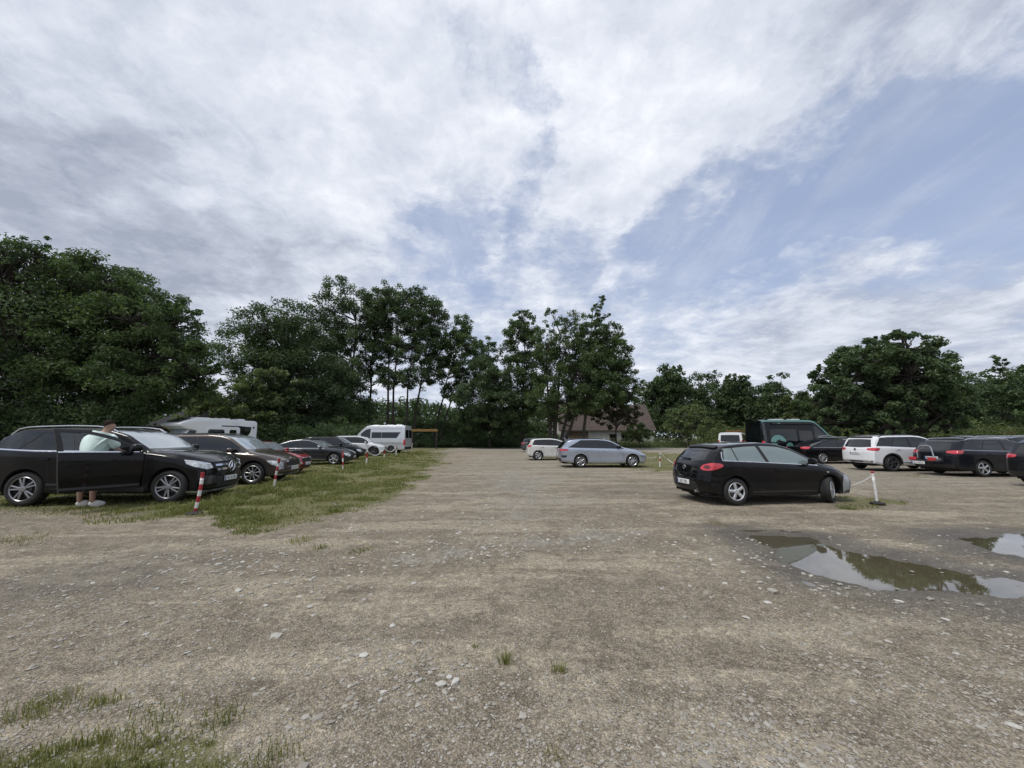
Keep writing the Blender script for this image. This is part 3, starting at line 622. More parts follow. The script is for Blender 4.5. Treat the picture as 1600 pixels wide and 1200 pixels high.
# ------------------------------------------------------------------ buildings
def tile_mat(name, c0, c1, sx=3.2, sz=3.0):
    m = bpy.data.materials.new(name); m.use_nodes = True; t = NT(m.node_tree); b = m.node_tree.nodes['Principled BSDF']
    co = t.new('ShaderNodeTexCoord').outputs['Object']
    br = t.new('ShaderNodeTexBrick'); mp = t.new('ShaderNodeMapping'); t.l.new(co, mp.inputs[0]); mp.inputs['Rotation'].default_value = (PI / 2, 0, 0)
    t.l.new(mp.outputs[0], br.inputs[0]); br.inputs['Scale'].default_value = 1.0; br.inputs['Brick Width'].default_value = .30; br.inputs['Row Height'].default_value = .22
    br.inputs['Color1'].default_value = (*c0, 1); br.inputs['Color2'].default_value = (*c1, 1); br.inputs['Mortar'].default_value = (*[x * .45 for x in c0], 1); br.inputs['Mortar Size'].default_value = .025
    n = t.noise(co, .9, 6, .65)
    t.put(b.inputs['Base Color'], t.mix(t.mapr(n, .4, .75, 0, .45), br.outputs[0], tuple(x * .6 for x in c0))); b.inputs['Roughness'].default_value = .85
    bn = t.new('ShaderNodeBump'); bn.inputs['Distance'].default_value = .05; t.l.new(br.outputs['Fac'], bn.inputs['Height']); bn.invert = True; t.l.new(bn.outputs[0], b.inputs['Normal'])
    return m
PLASTER = pmat('white_plaster', (.55, .54, .50), .85, var=.22, scale=1.2, bump=.2)
WOODB = pmat('weathered_boards', (.16, .11, .075), .8, var=.3, scale=3, bump=.3)
DARKWOOD = pmat('dark_timber', (.030, .024, .020), .8, var=.3)
BRICK = pmat('red_brick', (.20, .065, .045), .85, var=.3, scale=6, bump=.3)
def gable_house(name, label, x0, x1, y0, y1, eave, ridge, wallm, roofm, over=.35, cat='house', extra=None):
    root = empty(name, ((x0 + x1) / 2, y0, 0), label=label, cat=cat); cx = (x0 + x1) / 2
    w = (x1 - x0) / 2; d = y1 - y0
    bm = bmesh.new()
    pf = [(0, 0), (d, 0), (d, eave), (d / 2, ridge - .12), (0, eave)]
    A = [bm.verts.new((-w, y, z)) for y, z in pf]; B = [bm.verts.new((w, y, z)) for y, z in pf]
    bm.faces.new(A); bm.faces.new(B[::-1])
    for i in range(5): bm.faces.new((A[i], A[(i + 1) % 5], B[(i + 1) % 5], B[i]))
    add('wall', bmmesh('wall', bm, wallm, False, None), root)
    bm = bmesh.new(); sl = (ridge - eave) / (d / 2); t_ = .14
    for sg in (0, 1):
        yy = [-over, d / 2] if sg == 0 else [d / 2, d + over]; zz = [eave - sl * over + .05, ridge + .05] if sg == 0 else [ridge + .05, eave - sl * over + .05]
        lo = [bm.verts.new((x, y, z)) for x in (-w - over, w + over) for y, z in zip(yy, zz)]
        hi = [bm.verts.new((v.co.x, v.co.y, v.co.z + t_)) for v in lo]
        for q in ((0, 1, 3, 2),): bm.faces.new([lo[i] for i in q]); bm.faces.new([hi[i] for i in q[::-1]])
        for a, b in ((0, 1), (1, 3), (3, 2), (2, 0)): bm.faces.new((lo[a], lo[b], hi[b], hi[a]))
    rf = add('roof', bmmesh('roof', bm, roofm, False, None), root)
    return root, rf
def opening(root, name, x, z, w, h, frame, pane, y=-.03, sub='pane'):
    bm = bmesh.new()
    for px, pz, sx, sz in ((x, z + h / 2, w + .12, .09), (x, z - h / 2, w + .16, .09), (x - w / 2, z, .09, h), (x + w / 2, z, .09, h), (x, z, .05, h - .1)): bm_box(bm, (px, y, pz), (sx, .10, sz))
    f = add(name, bmmesh(name, bm, frame, False, None), root)
    bm = bmesh.new(); bm_box(bm, (x, y + .02, z), (w - .06, .06, h - .06)); add(sub, bmmesh(sub, bm, pane, False, None), f)
def build_buildings():
    R1 = tile_mat('red_brown_tiles', (.095, .070, .058), (.14, .105, .088))
    h, rf = gable_house('house', 'white house with red-brown tiled roof behind the lane-side trees', 8.0, 23.0, 63, 71.5, 2.85, 7.0, PLASTER, R1, .4)
    bm = bmesh.new(); bm_box(bm, (-2.2, 4.2, 7.9), (.6, .6, 1.4)); bm_box(bm, (-2.2, 4.2, 8.62), (.72, .72, .1)); add('chimney', bmmesh('chimney', bm, BRICK, False, None), rf)
    bm = bmesh.new(); bm_box(bm, (-4.6, -.06, 1.25), (3.0, .1, 2.4)); add('board_gate', bmmesh('board_gate', bm, WOODB, False, None), h)
    for x in (-7.0, .9, 2.8): opening(h, 'window', x, 1.45, 1.0, 1.15, WHITE if x < 0 else WOODB, GLASS)
    bm = bmesh.new(); bm_box(bm, (4.6, -.05, 1.05), (.95, .08, 2.05)); add('door', bmmesh('door', bm, WOODB, False, None), h)
    h, rf = gable_house('brick_building', 'small red brick building half hidden behind the dense dark tree', -14.2, -8.2, 74, 79, 2.3, 4.6, BRICK, tile_mat('old_tiles', (.10, .06, .05), (.14, .09, .075)), .25)
    for x in (-1.9, 1.4): opening(h, 'window', x, 1.2, .8, .8, WHITE, GLASS)
    # half-timbered shed with hipped dark roof
    p = at(271, 683, 40); cx = p.x
    root = empty('timbered_shed', (cx, 40, 0), label='half-timbered shed with dark hipped roof left of the motorhome', cat='shed')
    bm = bmesh.new(); bm_box(bm, (0, 2.4, 1.35), (4.6, 4.4, 2.7)); add('wall', bmmesh('wall', bm, PLASTER, False, None), root)
    bm = bmesh.new(); e = 3.0; z0 = 2.66; base = [bm.verts.new((x, y, z0)) for x, y in ((-e, -.5), (e, -.5), (e, 5.3), (-e, 5.3))]; ra = bm.verts.new((-.5, 2.4, 4.75)); rb = bm.verts.new((.5, 2.4, 4.75))
    b2 = [bm.verts.new((v.co.x, v.co.y, z0 - .12)) for v in base]
    bm.faces.new((base[0], base[1], rb, ra)); bm.faces.new((base[2], base[3], ra, rb)); bm.faces.new((base[1], base[2], rb)); bm.faces.new((base[3], base[0], ra)); bm.faces.new(b2)
    for i in range(4): bm.faces.new((base[i], b2[i], b2[(i + 1) % 4], base[(i + 1) % 4]))
    add('roof', bmmesh('roof', bm, tile_mat('slate_tiles', (.016, .016, .017), (.026, .025, .026)), False, None), root)
    bm = bmesh.new()
    for x in (-2.22, -1.1, .0, 1.1, 2.22): bm_box(bm, (x, .19, 1.35), (.16, .06, 2.66))
    for z in (.1, 1.3, 2.55): bm_box(bm, (0, .185, z), (4.58, .05, .15))
    for x0 in (-1.1, 0.0):
        for sg in (-1, 1): bm_box(bm, (x0 + .55, .192 + .004 * sg, 1.92), (1.5, .05, .11), 0, Matrix.Rotation(sg * .82, 3, 'Y'))
    add('timber_frame', bmmesh('timber_frame', bm, DARKWOOD, False, None), root)
    opening(root, 'window', -1.65, 1.9, .7, .8, DARKWOOD, GLASS, .16)
    # timber height beams
    def beam(name, label, u0, u1, v, depth, mat):
        a, b = at(u0, v, depth), at(u1, v, depth); w = b.x - a.x; r_ = empty(name, ((a.x + b.x) / 2, depth, 0), label=label, cat='timber beam')
        bm = bmesh.new(); bm_box(bm, (0, 0, a.z), (w, .25, .34), .02); add('beam', bmmesh('beam', bm, mat), r_)
        for sg in (-1, 1):
            bm = bmesh.new(); bm_box(bm, (sg * (w / 2 - .15), 0, (a.z - .17) / 2), (.18, .18, a.z - .17), .015); add('post', bmmesh('post', bm, DARKWOOD), r_)
    beam('timber_beam', 'yellow timber beam on posts right of the silver campervan', 643, 684, 672.5, 52, pmat('yellow_timber', (.22, .13, .035), .6, var=.2))
    beam('timber_beam', 'orange timber beam on posts above the white van', 1136, 1164, 674.5, 44, pmat('orange_timber', (.19, .085, .03), .6, var=.2))
    beam('timber_beam', 'brown timber beam on posts behind the dark cars far right', 1560, 1582, 677, 42, pmat('brown_timber', (.14, .075, .035), .6, var=.2))
    # post and wire fence beyond the lane: one thing with its posts
    root = empty('wire_fence', (22, 59.5, 0), label='low post and wire fence in the tall grass beyond the lane', cat='fence')
    for k in range(16):
        bm = bmesh.new(); x = -18 + k * 2.3; bm_tube(bm, [(x, 0, -.1), (x + .03, 0, 1.45)], .05, 6); add('post', bmmesh('post', bm, DARKWOOD), root)
    bm = bmesh.new()
    for z in (.5, .95, 1.35): bm_tube(bm, [(-18, 0, z), (-6, 0, z - .04), (6, 0, z), (17, 0, z - .03)], .012, 4)
    add('wire', bmmesh('wire', bm, ALU), root)
build_buildings()

# ------------------------------------------------------------------ cars
def wheel_mesh(style, R, wid, rr):
    """tyre and rim meshes; axis along Y, outer face towards -Y"""
    key = (style, round(R, 3), round(rr, 3))
    if key in WHEELS: return WHEELS[key]
    h = wid / 2
    bm = bmesh.new()
    pr = [(rr - .01, -h + .02), (rr + .012, -h + .004), (rr + (R - rr) * .55, -h - .004), (R - .022, -h + .012), (R - .006, -h + .032), (R, -h + .055)]
    for k in range(1, 4):
        y = -h + .055 + k * (wid - .11) / 4
        pr += [(R, y - .006), (R - .009, y - .004), (R - .009, y + .004), (R, y + .006)]
    pr += [(R, h - .055), (R - .006, h - .032), (R - .03, h - .005), (rr + .01, h), (rr - .01, h - .02)]
    bm_lathe(bm, pr, 44)
    # dark drum behind the spokes
    bm_lathe(bm, [(rr - .004, h - .03), (rr - .008, -h + .07), (.005, -h + .075)], 28, mi=1)
    bm_lathe(bm, [(.14, -h + .055), (.05, -h + .05)], 20, mi=2)
    tyre = bmmesh('tyre', bm, [RUBBER, UNDER, DARKALU], angle=40)
    bm = bmesh.new()
    bm_lathe(bm, [(rr - .012, -h + .05), (rr - .02, -h + .012), (rr - .006, -h - .002), (rr + .004, -h + .008), (rr + .002, -h + .05)], 44)
    n, kind = style
    def spoke(a0, w0, w1, tilt=0.0, mi=0):
        ys = (-h + .012, -h + .004, -h + .010)
        rs = (.045, rr * .55, rr - .012); ws = (w0, (w0 + w1) * .5, w1)
        prev = None; ca, sa = math.cos(a0), math.sin(a0)
        for y, r, w in zip(ys, rs, ws):
            off = tilt * r
            ring = []
            for q, yy in ((-1, y + .006), (-.6, y), (.6, y), (1, y + .006), (.9, y + .035), (-.9, y + .035)):
                x, z = r, q * w / 2 + off
                ring.append(bm.verts.new((x * ca - z * sa, yy, x * sa + z * ca)))
            if prev:
                for k in range(6):
                    f = bm.faces.new((prev[k], prev[(k + 1) % 6], ring[(k + 1) % 6], ring[k])); f.material_index = mi
            prev = ring
    for i in range(n):
        a = 2 * PI * i / n + PI / 2
        if kind == 'twin':
            spoke(a - .02, .035, .042, -.16); spoke(a + .02, .035, .042, .16)
        elif kind == 'wide': spoke(a, .062, .075)
        elif kind == 'thin': spoke(a, .026, .032)
        elif kind == 'cap': spoke(a, .045, .085)
    bm_lathe(bm, [(.068, -h + .03), (.064, -h + .004), (.048, -h - .003), (.03, -h - .001), (.002, -h - .002)], 20)
    me = bmmesh('rim', bm, [ALU], angle=40)
    WHEELS[key] = (tyre, me); return WHEELS[key]
WHEELS = {}

class Car:
    """car coordinates: x forward from the rear axle, y left, z up"""
    def __init__(s, name, P, mat, label, cat='car', group=None):
        s.P = P; s.mat = mat
        s.root = empty(name, label=label, cat=cat, group=group)
        s.shell()
    def prof(s, pts, sig=.05):
        xs = s.x; p = np.array(sorted(pts)); y = np.interp(xs, p[:, 0], p[:, 1])
        k = int(3 * sig / s.dx) + 1; ker = np.exp(-.5 * (np.arange(-k, k + 1) * s.dx / sig) ** 2); ker /= ker.sum()
        yp = np.concatenate([2 * y[0] - y[k:0:-1], y, 2 * y[-1] - y[-2:-k - 2:-1]]); return np.convolve(yp, ker, 'valid')
    def shell(s):
        P = s.P; s.xr, s.xf = P['xr'], P['xf']; n = int((s.xf - s.xr) / .028) + 1
        s.x = np.linspace(s.xr, s.xf, n); s.dx = s.x[1] - s.x[0]
        s.W2 = P['W'] / 2
        zt = s.prof(P['top'], P.get('sig', .05)); zb = np.minimum(s.prof(P['belt'], .1), zt - .055)
        s.zt, s.zb = zt, zb
        zs = s.prof(P['sill'], .06) if isinstance(P['sill'], list) else np.full(n, P['sill'])
        ends = P.get('pinch', (.05, .07))
        w = s.W2 * (1 - ends[0] * (1 - sstep(s.x, s.xr, s.xr + .9)) - ends[1] * sstep(s.x, s.xf - 1.1, s.xf))
        fl = P.get('flare', .012)
        w = w - fl + fl * (np.exp(-(s.x / .42) ** 2) + np.exp(-((s.x - P['WB']) / .42) ** 2)); s.w = w
        gh = np.maximum(zt - zb, .05); crown = np.minimum(P.get('crown', .055), .42 * gh)
        z5 = zt - crown; w5 = w * P.get('shw', .95) - P.get('tum', .26) * np.maximum(z5 - zb, 0) - .0
        hood = 1 - sstep(gh, .08, .3); w5 = w5 - hood * .05
        s.z5, s.w5 = z5, w5
        zm = P.get('zmid', .55)
        one = np.ones(n)
        cp = [(w * .90, zs), (w * .972, zs + .05), (w * .988, np.minimum(zm * one, zb - .25)), (w * 1.0, zb - P.get('shd', .15)), (w * .988, zb - .03), (w * P.get('shw', .95) + .004, zb + .004),
              (w5, z5), (w5 * .80, zt - crown * .28), (w5 * .4, zt - crown * .05), (0 * w5, zt)]
        cp = [np.stack(np.broadcast_arrays(a, b), 1) for a, b in cp]
        cnt = [2, 13, 18, 5, 2, 8, 5, 3, 3]; s.kbelt = sum(cnt[:5]); s.k5 = sum(cnt[:6])
        mir = cp[-2] * np.array([-1, 1]); ext = [2 * cp[0] - cp[1]] + cp + [mir]
        ring = []
        for i, c in enumerate(cnt):
            p0, p1, p2, p3 = ext[i], ext[i + 1], ext[i + 2], ext[i + 3]
            d12 = np.linalg.norm(p2 - p1, axis=1)[:, None] + 1e-9
            m1 = (p2 - p0) / (np.linalg.norm(p2 - p1, axis=1) + np.linalg.norm(p1 - p0, axis=1) + 1e-9)[:, None] * d12
            m2 = (p3 - p1) / (np.linalg.norm(p2 - p1, axis=1) + np.linalg.norm(p3 - p2, axis=1) + 1e-9)[:, None] * d12
            for k in range(c):
                t = k / c; t2, t3 = t * t, t ** 3
                ring.append((2 * t3 - 3 * t2 + 1) * p1 + (t3 - 2 * t2 + t) * m1 + (-2 * t3 + 3 * t2) * p2 + (t3 - t2) * m2)
        ring.append(cp[-1]); R = np.stack(ring, 1)                      # n x K x 2
        K = R.shape[1]
        full = np.concatenate([R * np.array([-1, 1]), R[:, -2::-1]], 1)   # right sill -> roof -> left sill
        M = full.shape[1]
        Xs = np.repeat(s.x[:, None], M, 1); Yv = full[:, :, 0]; Zv = full[:, :, 1]
        V = np.stack([s.shear(Xs, Yv, Zv), Yv, Zv], 2).reshape(-1, 3)
        idx = np.arange(n * M).reshape(n, M)
        Q = np.stack([idx[:-1, :-1].ravel(), idx[:-1, 1:].ravel(), idx[1:, 1:].ravel(), idx[1:, :-1].ravel()], 1)
        caps = []; Vc = [V]; base = len(V)
        k5 = s.k5; top = full[0][k5:M - k5, 0]
        for e, i in ((0, 0), (1, n - 1)):
            r = full[i]; ks = r[k5:M - k5, 0] / abs(r[k5, 0]); L = len(ks); J = np.arange(k5 + 1)
            gi = np.zeros((k5 + 1, L), int)
            for j in J:
                if j == k5: gi[j] = idx[i, k5:M - k5]; continue
                yy = abs(r[j, 0]) * ks; zz = r[j, 1] + (r[k5:M - k5, 1] - r[k5, 1]) * (j / k5) ** 3
                xx = s.shear(np.full(L, s.x[i]), yy, zz)
                gi[j] = base + np.arange(L); Vc.append(np.stack([xx, yy, zz], 1)); base += L
                gi[j, 0] = idx[i, j]; gi[j, -1] = idx[i, M - 1 - j]
            q = np.stack([gi[:-1, :-1].ravel(), gi[:-1, 1:].ravel(), gi[1:, 1:].ravel(), gi[1:, :-1].ravel()], 1)
            caps.append(q if e == 1 else q[:, ::-1])
        V = np.concatenate(Vc); Qa = np.concatenate([Q] + caps)
        s.bvh = BVHTree.FromPolygons([tuple(v) for v in V], [tuple(q) for q in Qa])
        # wheel arches
        ra = P['R'] + P.get('agap', .045); zc = P['R'] + .015; cell = .034
        rings_idx = (np.minimum(np.arange(M), M - 1 - np.arange(M)) <= s.kbelt - 3)
        side = np.zeros(len(V), bool); side[:n * M] = np.tile(rings_idx, n)
        keep = np.ones(len(Qa), bool); lin = []
        for xc in (0.0, P['WB']):
            dx, dz = V[:, 0] - xc, V[:, 2] - zc; r = np.hypot(dx, dz)
            sn = side & (np.abs(r - ra) < cell * .62)
            V[sn, 0] = xc + dx[sn] / r[sn] * ra; V[sn, 2] = zc + dz[sn] / r[sn] * ra
            cen = V[Qa].mean(1); inq = side[Qa].all(1) & (np.hypot(cen[:, 0] - xc, cen[:, 2] - zc) < ra - .002)
            keep &= ~inq
        Qb = Qa[keep]
        Qb = Qb[:, ::-1]
        me = npmesh('body', V, Qb, s.mat, True, None, 50)
        s.body = add('body', me, s.root)
        bm = bmesh.new()
        a0 = math.asin(max(-1, min(1, (P['R'] + .015 - float(np.median(zs))) / ra)))
        for xc in (0.0, P['WB']):                                    # arch liners
            for sg in (-1, 1):
                pv = None
                for k in range(25):
                    a = -a0 + (PI + 2 * a0) * k / 24; x, z = xc + (ra + .002) * math.cos(a), zc + (ra + .002) * math.sin(a)
                    yo = s.surf_y(x, z) - .006
                    c = [bm.verts.new((x, sg * yo, z)), bm.verts.new((x, sg * (yo - .36), z))]
                    if pv: bm.faces.new((pv[0], pv[1], c[1], c[0]))
                    pv = c
        zmn = float(np.median(zs))
        bm_box(bm, ((s.xr + s.xf) / 2, 0, zmn + .06), (s.xf - s.xr - .5, 2 * (s.W2 - .36), .16), 0)
        bm_box(bm, (P['WB'] / 2, 0, zmn + .07), (P['WB'] - 2 * ra - .04, 2 * s.W2 * .9, .10), 0)
        bm_box(bm, (s.xr + .5 * (-ra - s.xr) + .02, 0, zmn + .07), (max(-ra - s.xr - .34, .05), 1.5 * s.W2, .10), 0)
        bm_box(bm, (s.xf - .5 * (s.xf - P['WB'] - ra) - .02, 0, zmn + .07), (max(s.xf - P['WB'] - ra - .34, .05), 1.4 * s.W2, .10), 0)
        me = bmmesh('underbody', bm, UNDER, False, None); add('underbody', me, s.root)
    def shear(s, X, Y, Z):
        P = s.P; out = X.copy() if hasattr(X, 'copy') else np.array(X)
        f = np.array(sorted(P['dxf'])); r = np.array(sorted(P['dxr']))
        L = P.get('nose', .75); LR = P.get('tailb', .9)
        bf = np.clip((X - (s.xf - L)) / L, 0, 1); bf = bf * bf * (2 - bf) if False else bf ** 1.6
        br = np.clip(((s.xr + LR) - X) / LR, 0, 1) ** 1.6
        yn = np.clip(np.abs(Y) / s.W2, 0, 1)
        out = out - bf * np.interp(Z, f[:, 0], f[:, 1]) - bf * P.get('rcf', .3) * yn ** P.get('pcf', 3.2)
        out = out + br * np.interp(Z, r[:, 0], r[:, 1]) + br * P.get('rcr', .16) * yn ** P.get('pcr', 4.5)
        return out
    def surf_y(s, x, z):
        h = s.bvh.ray_cast(Vector((x, 3, z)), Vector((0, -1, 0)))
        return h[0].y if h[0] else s.W2 * .93
    def zedge(s, x): return float(np.interp(x, s.x, s.z5))
    def ztop(s, x): return float(np.interp(x, s.x, s.zt))
    def zbelt(s, x): return float(np.interp(x, s.x, s.zb))
    # ---- pieces laid on the body surface
    FR = {'R': (Vector((0, 1, 0)), Vector((1, 0, 0)), Vector((0, 0, 1))), 'F': (Vector((-1, 0, 0)), Vector((0, 1, 0)), Vector((0, 0, 1))),
          'B': (Vector((1, 0, 0)), Vector((0, 1, 0)), Vector((0, 0, 1))), 'T': (Vector((0, 0, -1)), Vector((1, 0, 0)), Vector((0, 1, 0)))}
    def frame(s, fr):
        if isinstance(fr, str): return s.FR[fr]
        a = math.radians(fr[1])                      # ('C', angle): seen from the front (rear) right corner
        if fr[0] == 'C': d = Vector((-math.cos(a), math.sin(a), 0))
        else: d = Vector((math.cos(a), math.sin(a), 0))
        return d, Vector((0, 0, 1)).cross(d), Vector((0, 0, 1))
    def patch(s, name, poly, fr, mat, off=.004, cell=.07, thick=.012, parent=None, both=False, p3=False, back=False, link=True, edge=None):
        d, H, Vv = s.frame(fr)
        if p3: poly = [(Vector(p).dot(H), Vector(p).dot(Vv)) for p in poly]
        bm = bmesh.new(); f = bm.faces.new([bm.verts.new((a, b, 0)) for a, b in poly])
        bmesh.ops.triangulate(bm, faces=[f])
        xs = [p[0] for p in poly]; ys = [p[1] for p in poly]
        for ax, lo, hi in ((0, min(xs), max(xs)), (1, min(ys), max(ys))):
            nn = max(1, int((hi - lo) / cell))
            for k in range(1, nn):
                c = lo + (hi - lo) * k / nn; pc = [0, 0, 0]; pc[ax] = c; no = [0, 0, 0]; no[ax] = 1
                bmesh.ops.bisect_plane(bm, geom=bm.verts[:] + bm.edges[:] + bm.faces[:], plane_co=pc, plane_no=no)
        bmesh.ops.remove_doubles(bm, verts=bm.verts, dist=.0008)
        nrm = {}
        for v in bm.verts:
            o = H * v.co.x + Vv * v.co.y - d * 8
            hit = s.bvh.ray_cast(o, d)
            if hit[0] is None: hit = s.bvh.find_nearest(o + d * 6.5)
            p, n = hit[0], hit[1]
            if n.dot(d) > 0: n = -n
            v.co = p + n * off; nrm[v] = n
        for f in bm.faces:
            f.normal_update()
            if f.normal.dot(d) > 0: f.normal_flip()
        be = [e for e in bm.edges if e.is_boundary]
        r = bmesh.ops.extrude_edge_only(bm, edges=be)
        if edge:
            for g in r['geom']:
                if isinstance(g, bmesh.types.BMFace): g.material_index = 1
        new = [g for g in r['geom'] if isinstance(g, bmesh.types.BMVert)]
        src = {}
        for e in bm.edges:
            a, b = e.verts
            if a in nrm and b not in nrm: src[b] = a
            elif b in nrm and a not in nrm: src[a] = b
        for v in new:
            a = src.get(v)
            if a is not None: v.co = a.co - nrm[a] * thick
        if back:
            try: bmesh.ops.contextual_create(bm, geom=[e for e in bm.edges if e.is_boundary])
            except Exception: pass
        for f in bm.faces: f.smooth = True
        me = bpy.data.meshes.new(name); bm.to_mesh(me)
        me.materials.append(mat)
        if edge: me.materials.append(edge)
        me.set_sharp_from_angle(angle=math.radians(40))
        o = add(name, me, parent or s.root) if link else me
        if both:
            m2 = me.copy(); co = np.empty(len(m2.vertices) * 3, np.float32); m2.vertices.foreach_get('co', co); co[1::3] *= -1; m2.vertices.foreach_set('co', co); m2.flip_normals()
            add(name, m2, parent or s.root)
        bm.free(); return o
    def strip(s, name, pts, wid, fr, mat, **k):
        d, H, Vv = s.frame(fr)
        if k.pop('p3', False): pts = [(Vector(p).dot(H), Vector(p).dot(Vv)) for p in pts]
        L, Rr = [], []
        for i, p in enumerate(pts):
            a = Vector(pts[max(i - 1, 0)]); b = Vector(pts[min(i + 1, len(pts) - 1)]); t = (b - a).normalized(); nn = Vector((-t.y, t.x))
            w_ = wid[i] if isinstance(wid, (list, tuple)) else wid
            L.append(tuple(Vector(p) + nn * w_ / 2)); Rr.append(tuple(Vector(p) - nn * w_ / 2))
        return s.patch(name, L + Rr[::-1], fr, mat, **k)
    # ---- standard pieces
    def wheels(s, style=(5, 'wide'), steer=0.0, rimmat=None, rimf=.66, wid=.225):
        P = s.P; R = P['R']; tm, rm = wheel_mesh(style, R, wid, R * rimf)
        if rimmat:
            k = ('m', style, R, rimmat.name)
            if k not in WHEELS: WHEELS[k] = rm.copy(); WHEELS[k].materials[0] = rimmat
            rm = WHEELS[k]
        for x in (0, P['WB']):
            for sg in (-1, 1):
                y = sg * (s.W2 - wid / 2 - P.get('inset', .03))
                w = empty('wheel', (x, y, R), (PI if sg > 0 else 0) + (steer if x > 0 else 0), parent=s.root)
                add('tyre', tm, w, rot=(0, random.uniform(0, 6) if False else .3 * x + .2 * sg, 0)); add('rim', rm, w, rot=(0, .3 * x + .2 * sg, 0))
    def side_glass(s, xb, xa, pillars, cut=None, low=.018, up=.045, mat=None, trim=None, front_cut=None, skip_front=False, trimw=.014):
        """xb rear, xa front bottom ends; pillars: list of (x_bottom, x_top, width)"""
        mat = mat or GLASS; cut = cut or (xb, xb)
        def lo(x): return s.zbelt(x) + low
        def hi(x): return s.zedge(x) - up
        xx = np.linspace(xb - .6, xa + .6, 120)
        edges = [(cut[0], cut[1])]
        bounds = [cut] + [p[:2] for p in pillars] + [front_cut or (xa, xa)]
        wd = [0] + [p[2] for p in pillars] + [0]
        (b0, t0), (b1, t1) = bounds[0], bounds[-1]
        if not skip_front:
            bt = [(b0 - .03 + (b1 - b0 + .03) * k / 30, lo(b0 + (b1 - b0) * k / 30) - .012) for k in range(31)]
            tp = [(x, hi(x) + .012) for x in np.linspace(t0 - .02, t1, 31) if hi(x) > lo(x) + .02]
            s.patch('window_frame', bt + tp[::-1], 'R', PLASTIC, off=.003, both=True, cell=.09)
        for i in range(len(bounds) - 1):
            if skip_front and i == len(bounds) - 2: continue
            (b0, t0), (b1, t1) = bounds[i], bounds[i + 1]
            b0 += wd[i] / 2; t0 += wd[i] / 2; b1 -= wd[i + 1] / 2; t1 -= wd[i + 1] / 2
            N = 18; bot = []; topp = []
            for k in range(N + 1):
                q = k / N; x = b0 + (b1 - b0) * q; bot.append((x, lo(x)))
            for k in range(N + 1):
                q = k / N; x = t0 + (t1 - t0) * q; z = hi(x)
                if z > lo(x) + .012: topp.append((x, z))
            if len(topp) < 2: continue
            # round the corners a little
            poly = bot + topp[::-1]
            pp = []
            for p in poly:
                if not pp or (abs(p[0] - pp[-1][0]) + abs(p[1] - pp[-1][1])) > .004: pp.append(p)
            s.patch('side_window', pp, 'R', mat, off=.0075, both=True, cell=.08)
        if trim:
            xs_ = np.linspace(cut[0] - .01, (front_cut or (xa, xa))[0], 24)
            s.strip('window_trim', [(x, lo(x) - trimw * .5 - .002) for x in xs_], trimw, 'R', trim, off=.009, both=True, cell=.12)
    def screen(s, xc, xo, mat=None, inset=.055):
        """windscreen between cowl xc and roof xo"""
        pts = []
        for k in range(9):
            x = xc + (xo - xc) * k / 8; w = float(np.interp(x, s.x, s.w5)) - inset; pts.append((w, s.ztop(x) - .006))
        z0 = pts[0][1] + .02
        L = [(-w, max(z, z0)) for w, z in pts]; R_ = [(w, max(z, z0)) for w, z in pts]
        # wider near the foot
        return s.patch('windscreen', L + R_[::-1], 'F', mat or WSGLASS, cell=.09)
    def rear_glass(s, z0, z1, w0, w1, mat=None, bow=.03):
        pts = [(-w0, z0)] + [(-w0 + 2 * w0 * k / 8, z0 - bow * math.sin(PI * k / 8)) for k in range(1, 8)] + [(w0, z0), (w1, z1)] + [(w1 - 2 * w1 * k / 8, z1 + bow * .6 * math.sin(PI * k / 8)) for k in range(1, 8)] + [(-w1, z1)]
        return s.patch('rear_window', pts, 'B', mat or GLASS, cell=.09)
    def plate(s, end, z, text, w=.52, h=.114, y0=0.0):
        fr = 'F' if end == 'F' else 'B'
        sg = 1 if end == 'F' else -1
        h_ = s.bvh.ray_cast(Vector((sg * 8, y0, z)), Vector((-sg, 0, 0)))
        x = (h_[0].x if h_[0] else (s.xf if sg > 0 else s.xr)) + sg * .016
        bm = bmesh.new(); bm_box(bm, (0, 0, 0), (w, h, .014), .004)
        bm2 = bm; me = bmmesh('number_plate', bm2, PLATE)
        rot = (PI / 2, 0, PI / 2) if sg > 0 else (PI / 2, 0, -PI / 2)
        p = add('number_plate', me, s.root, (x, y0, z), rot)
        bm = bmesh.new(); bm_box(bm, (0, 0, 0), (.04, h - .012, .004), 0); add('country_band', bmmesh('country_band', bm, EUBLUE), p, (-w / 2 + .026, 0, .0075))
        text_obj('lettering', text, h * .92, INK, p, (.02, -.002, .0085), (0, 0, 0), .0008, sx=.80)
        return p
    def handle(s, x, z, mat=None, L=.19):
        for sg in (-1, 1):
            bm = bmesh.new(); y = s.surf_y(x, z)
            bm_box(bm, (x, sg * (y + .018), z), (L, .022, .03), .009)
            bm_box(bm, (x - L * .42, sg * (y + .006), z), (.03, .03, .022), .004); bm_box(bm, (x + L * .42, sg * (y + .006), z), (.03, .03, .022), .004)
            add('door_handle', bmmesh('door_handle', bm, mat or s.mat), s.root)
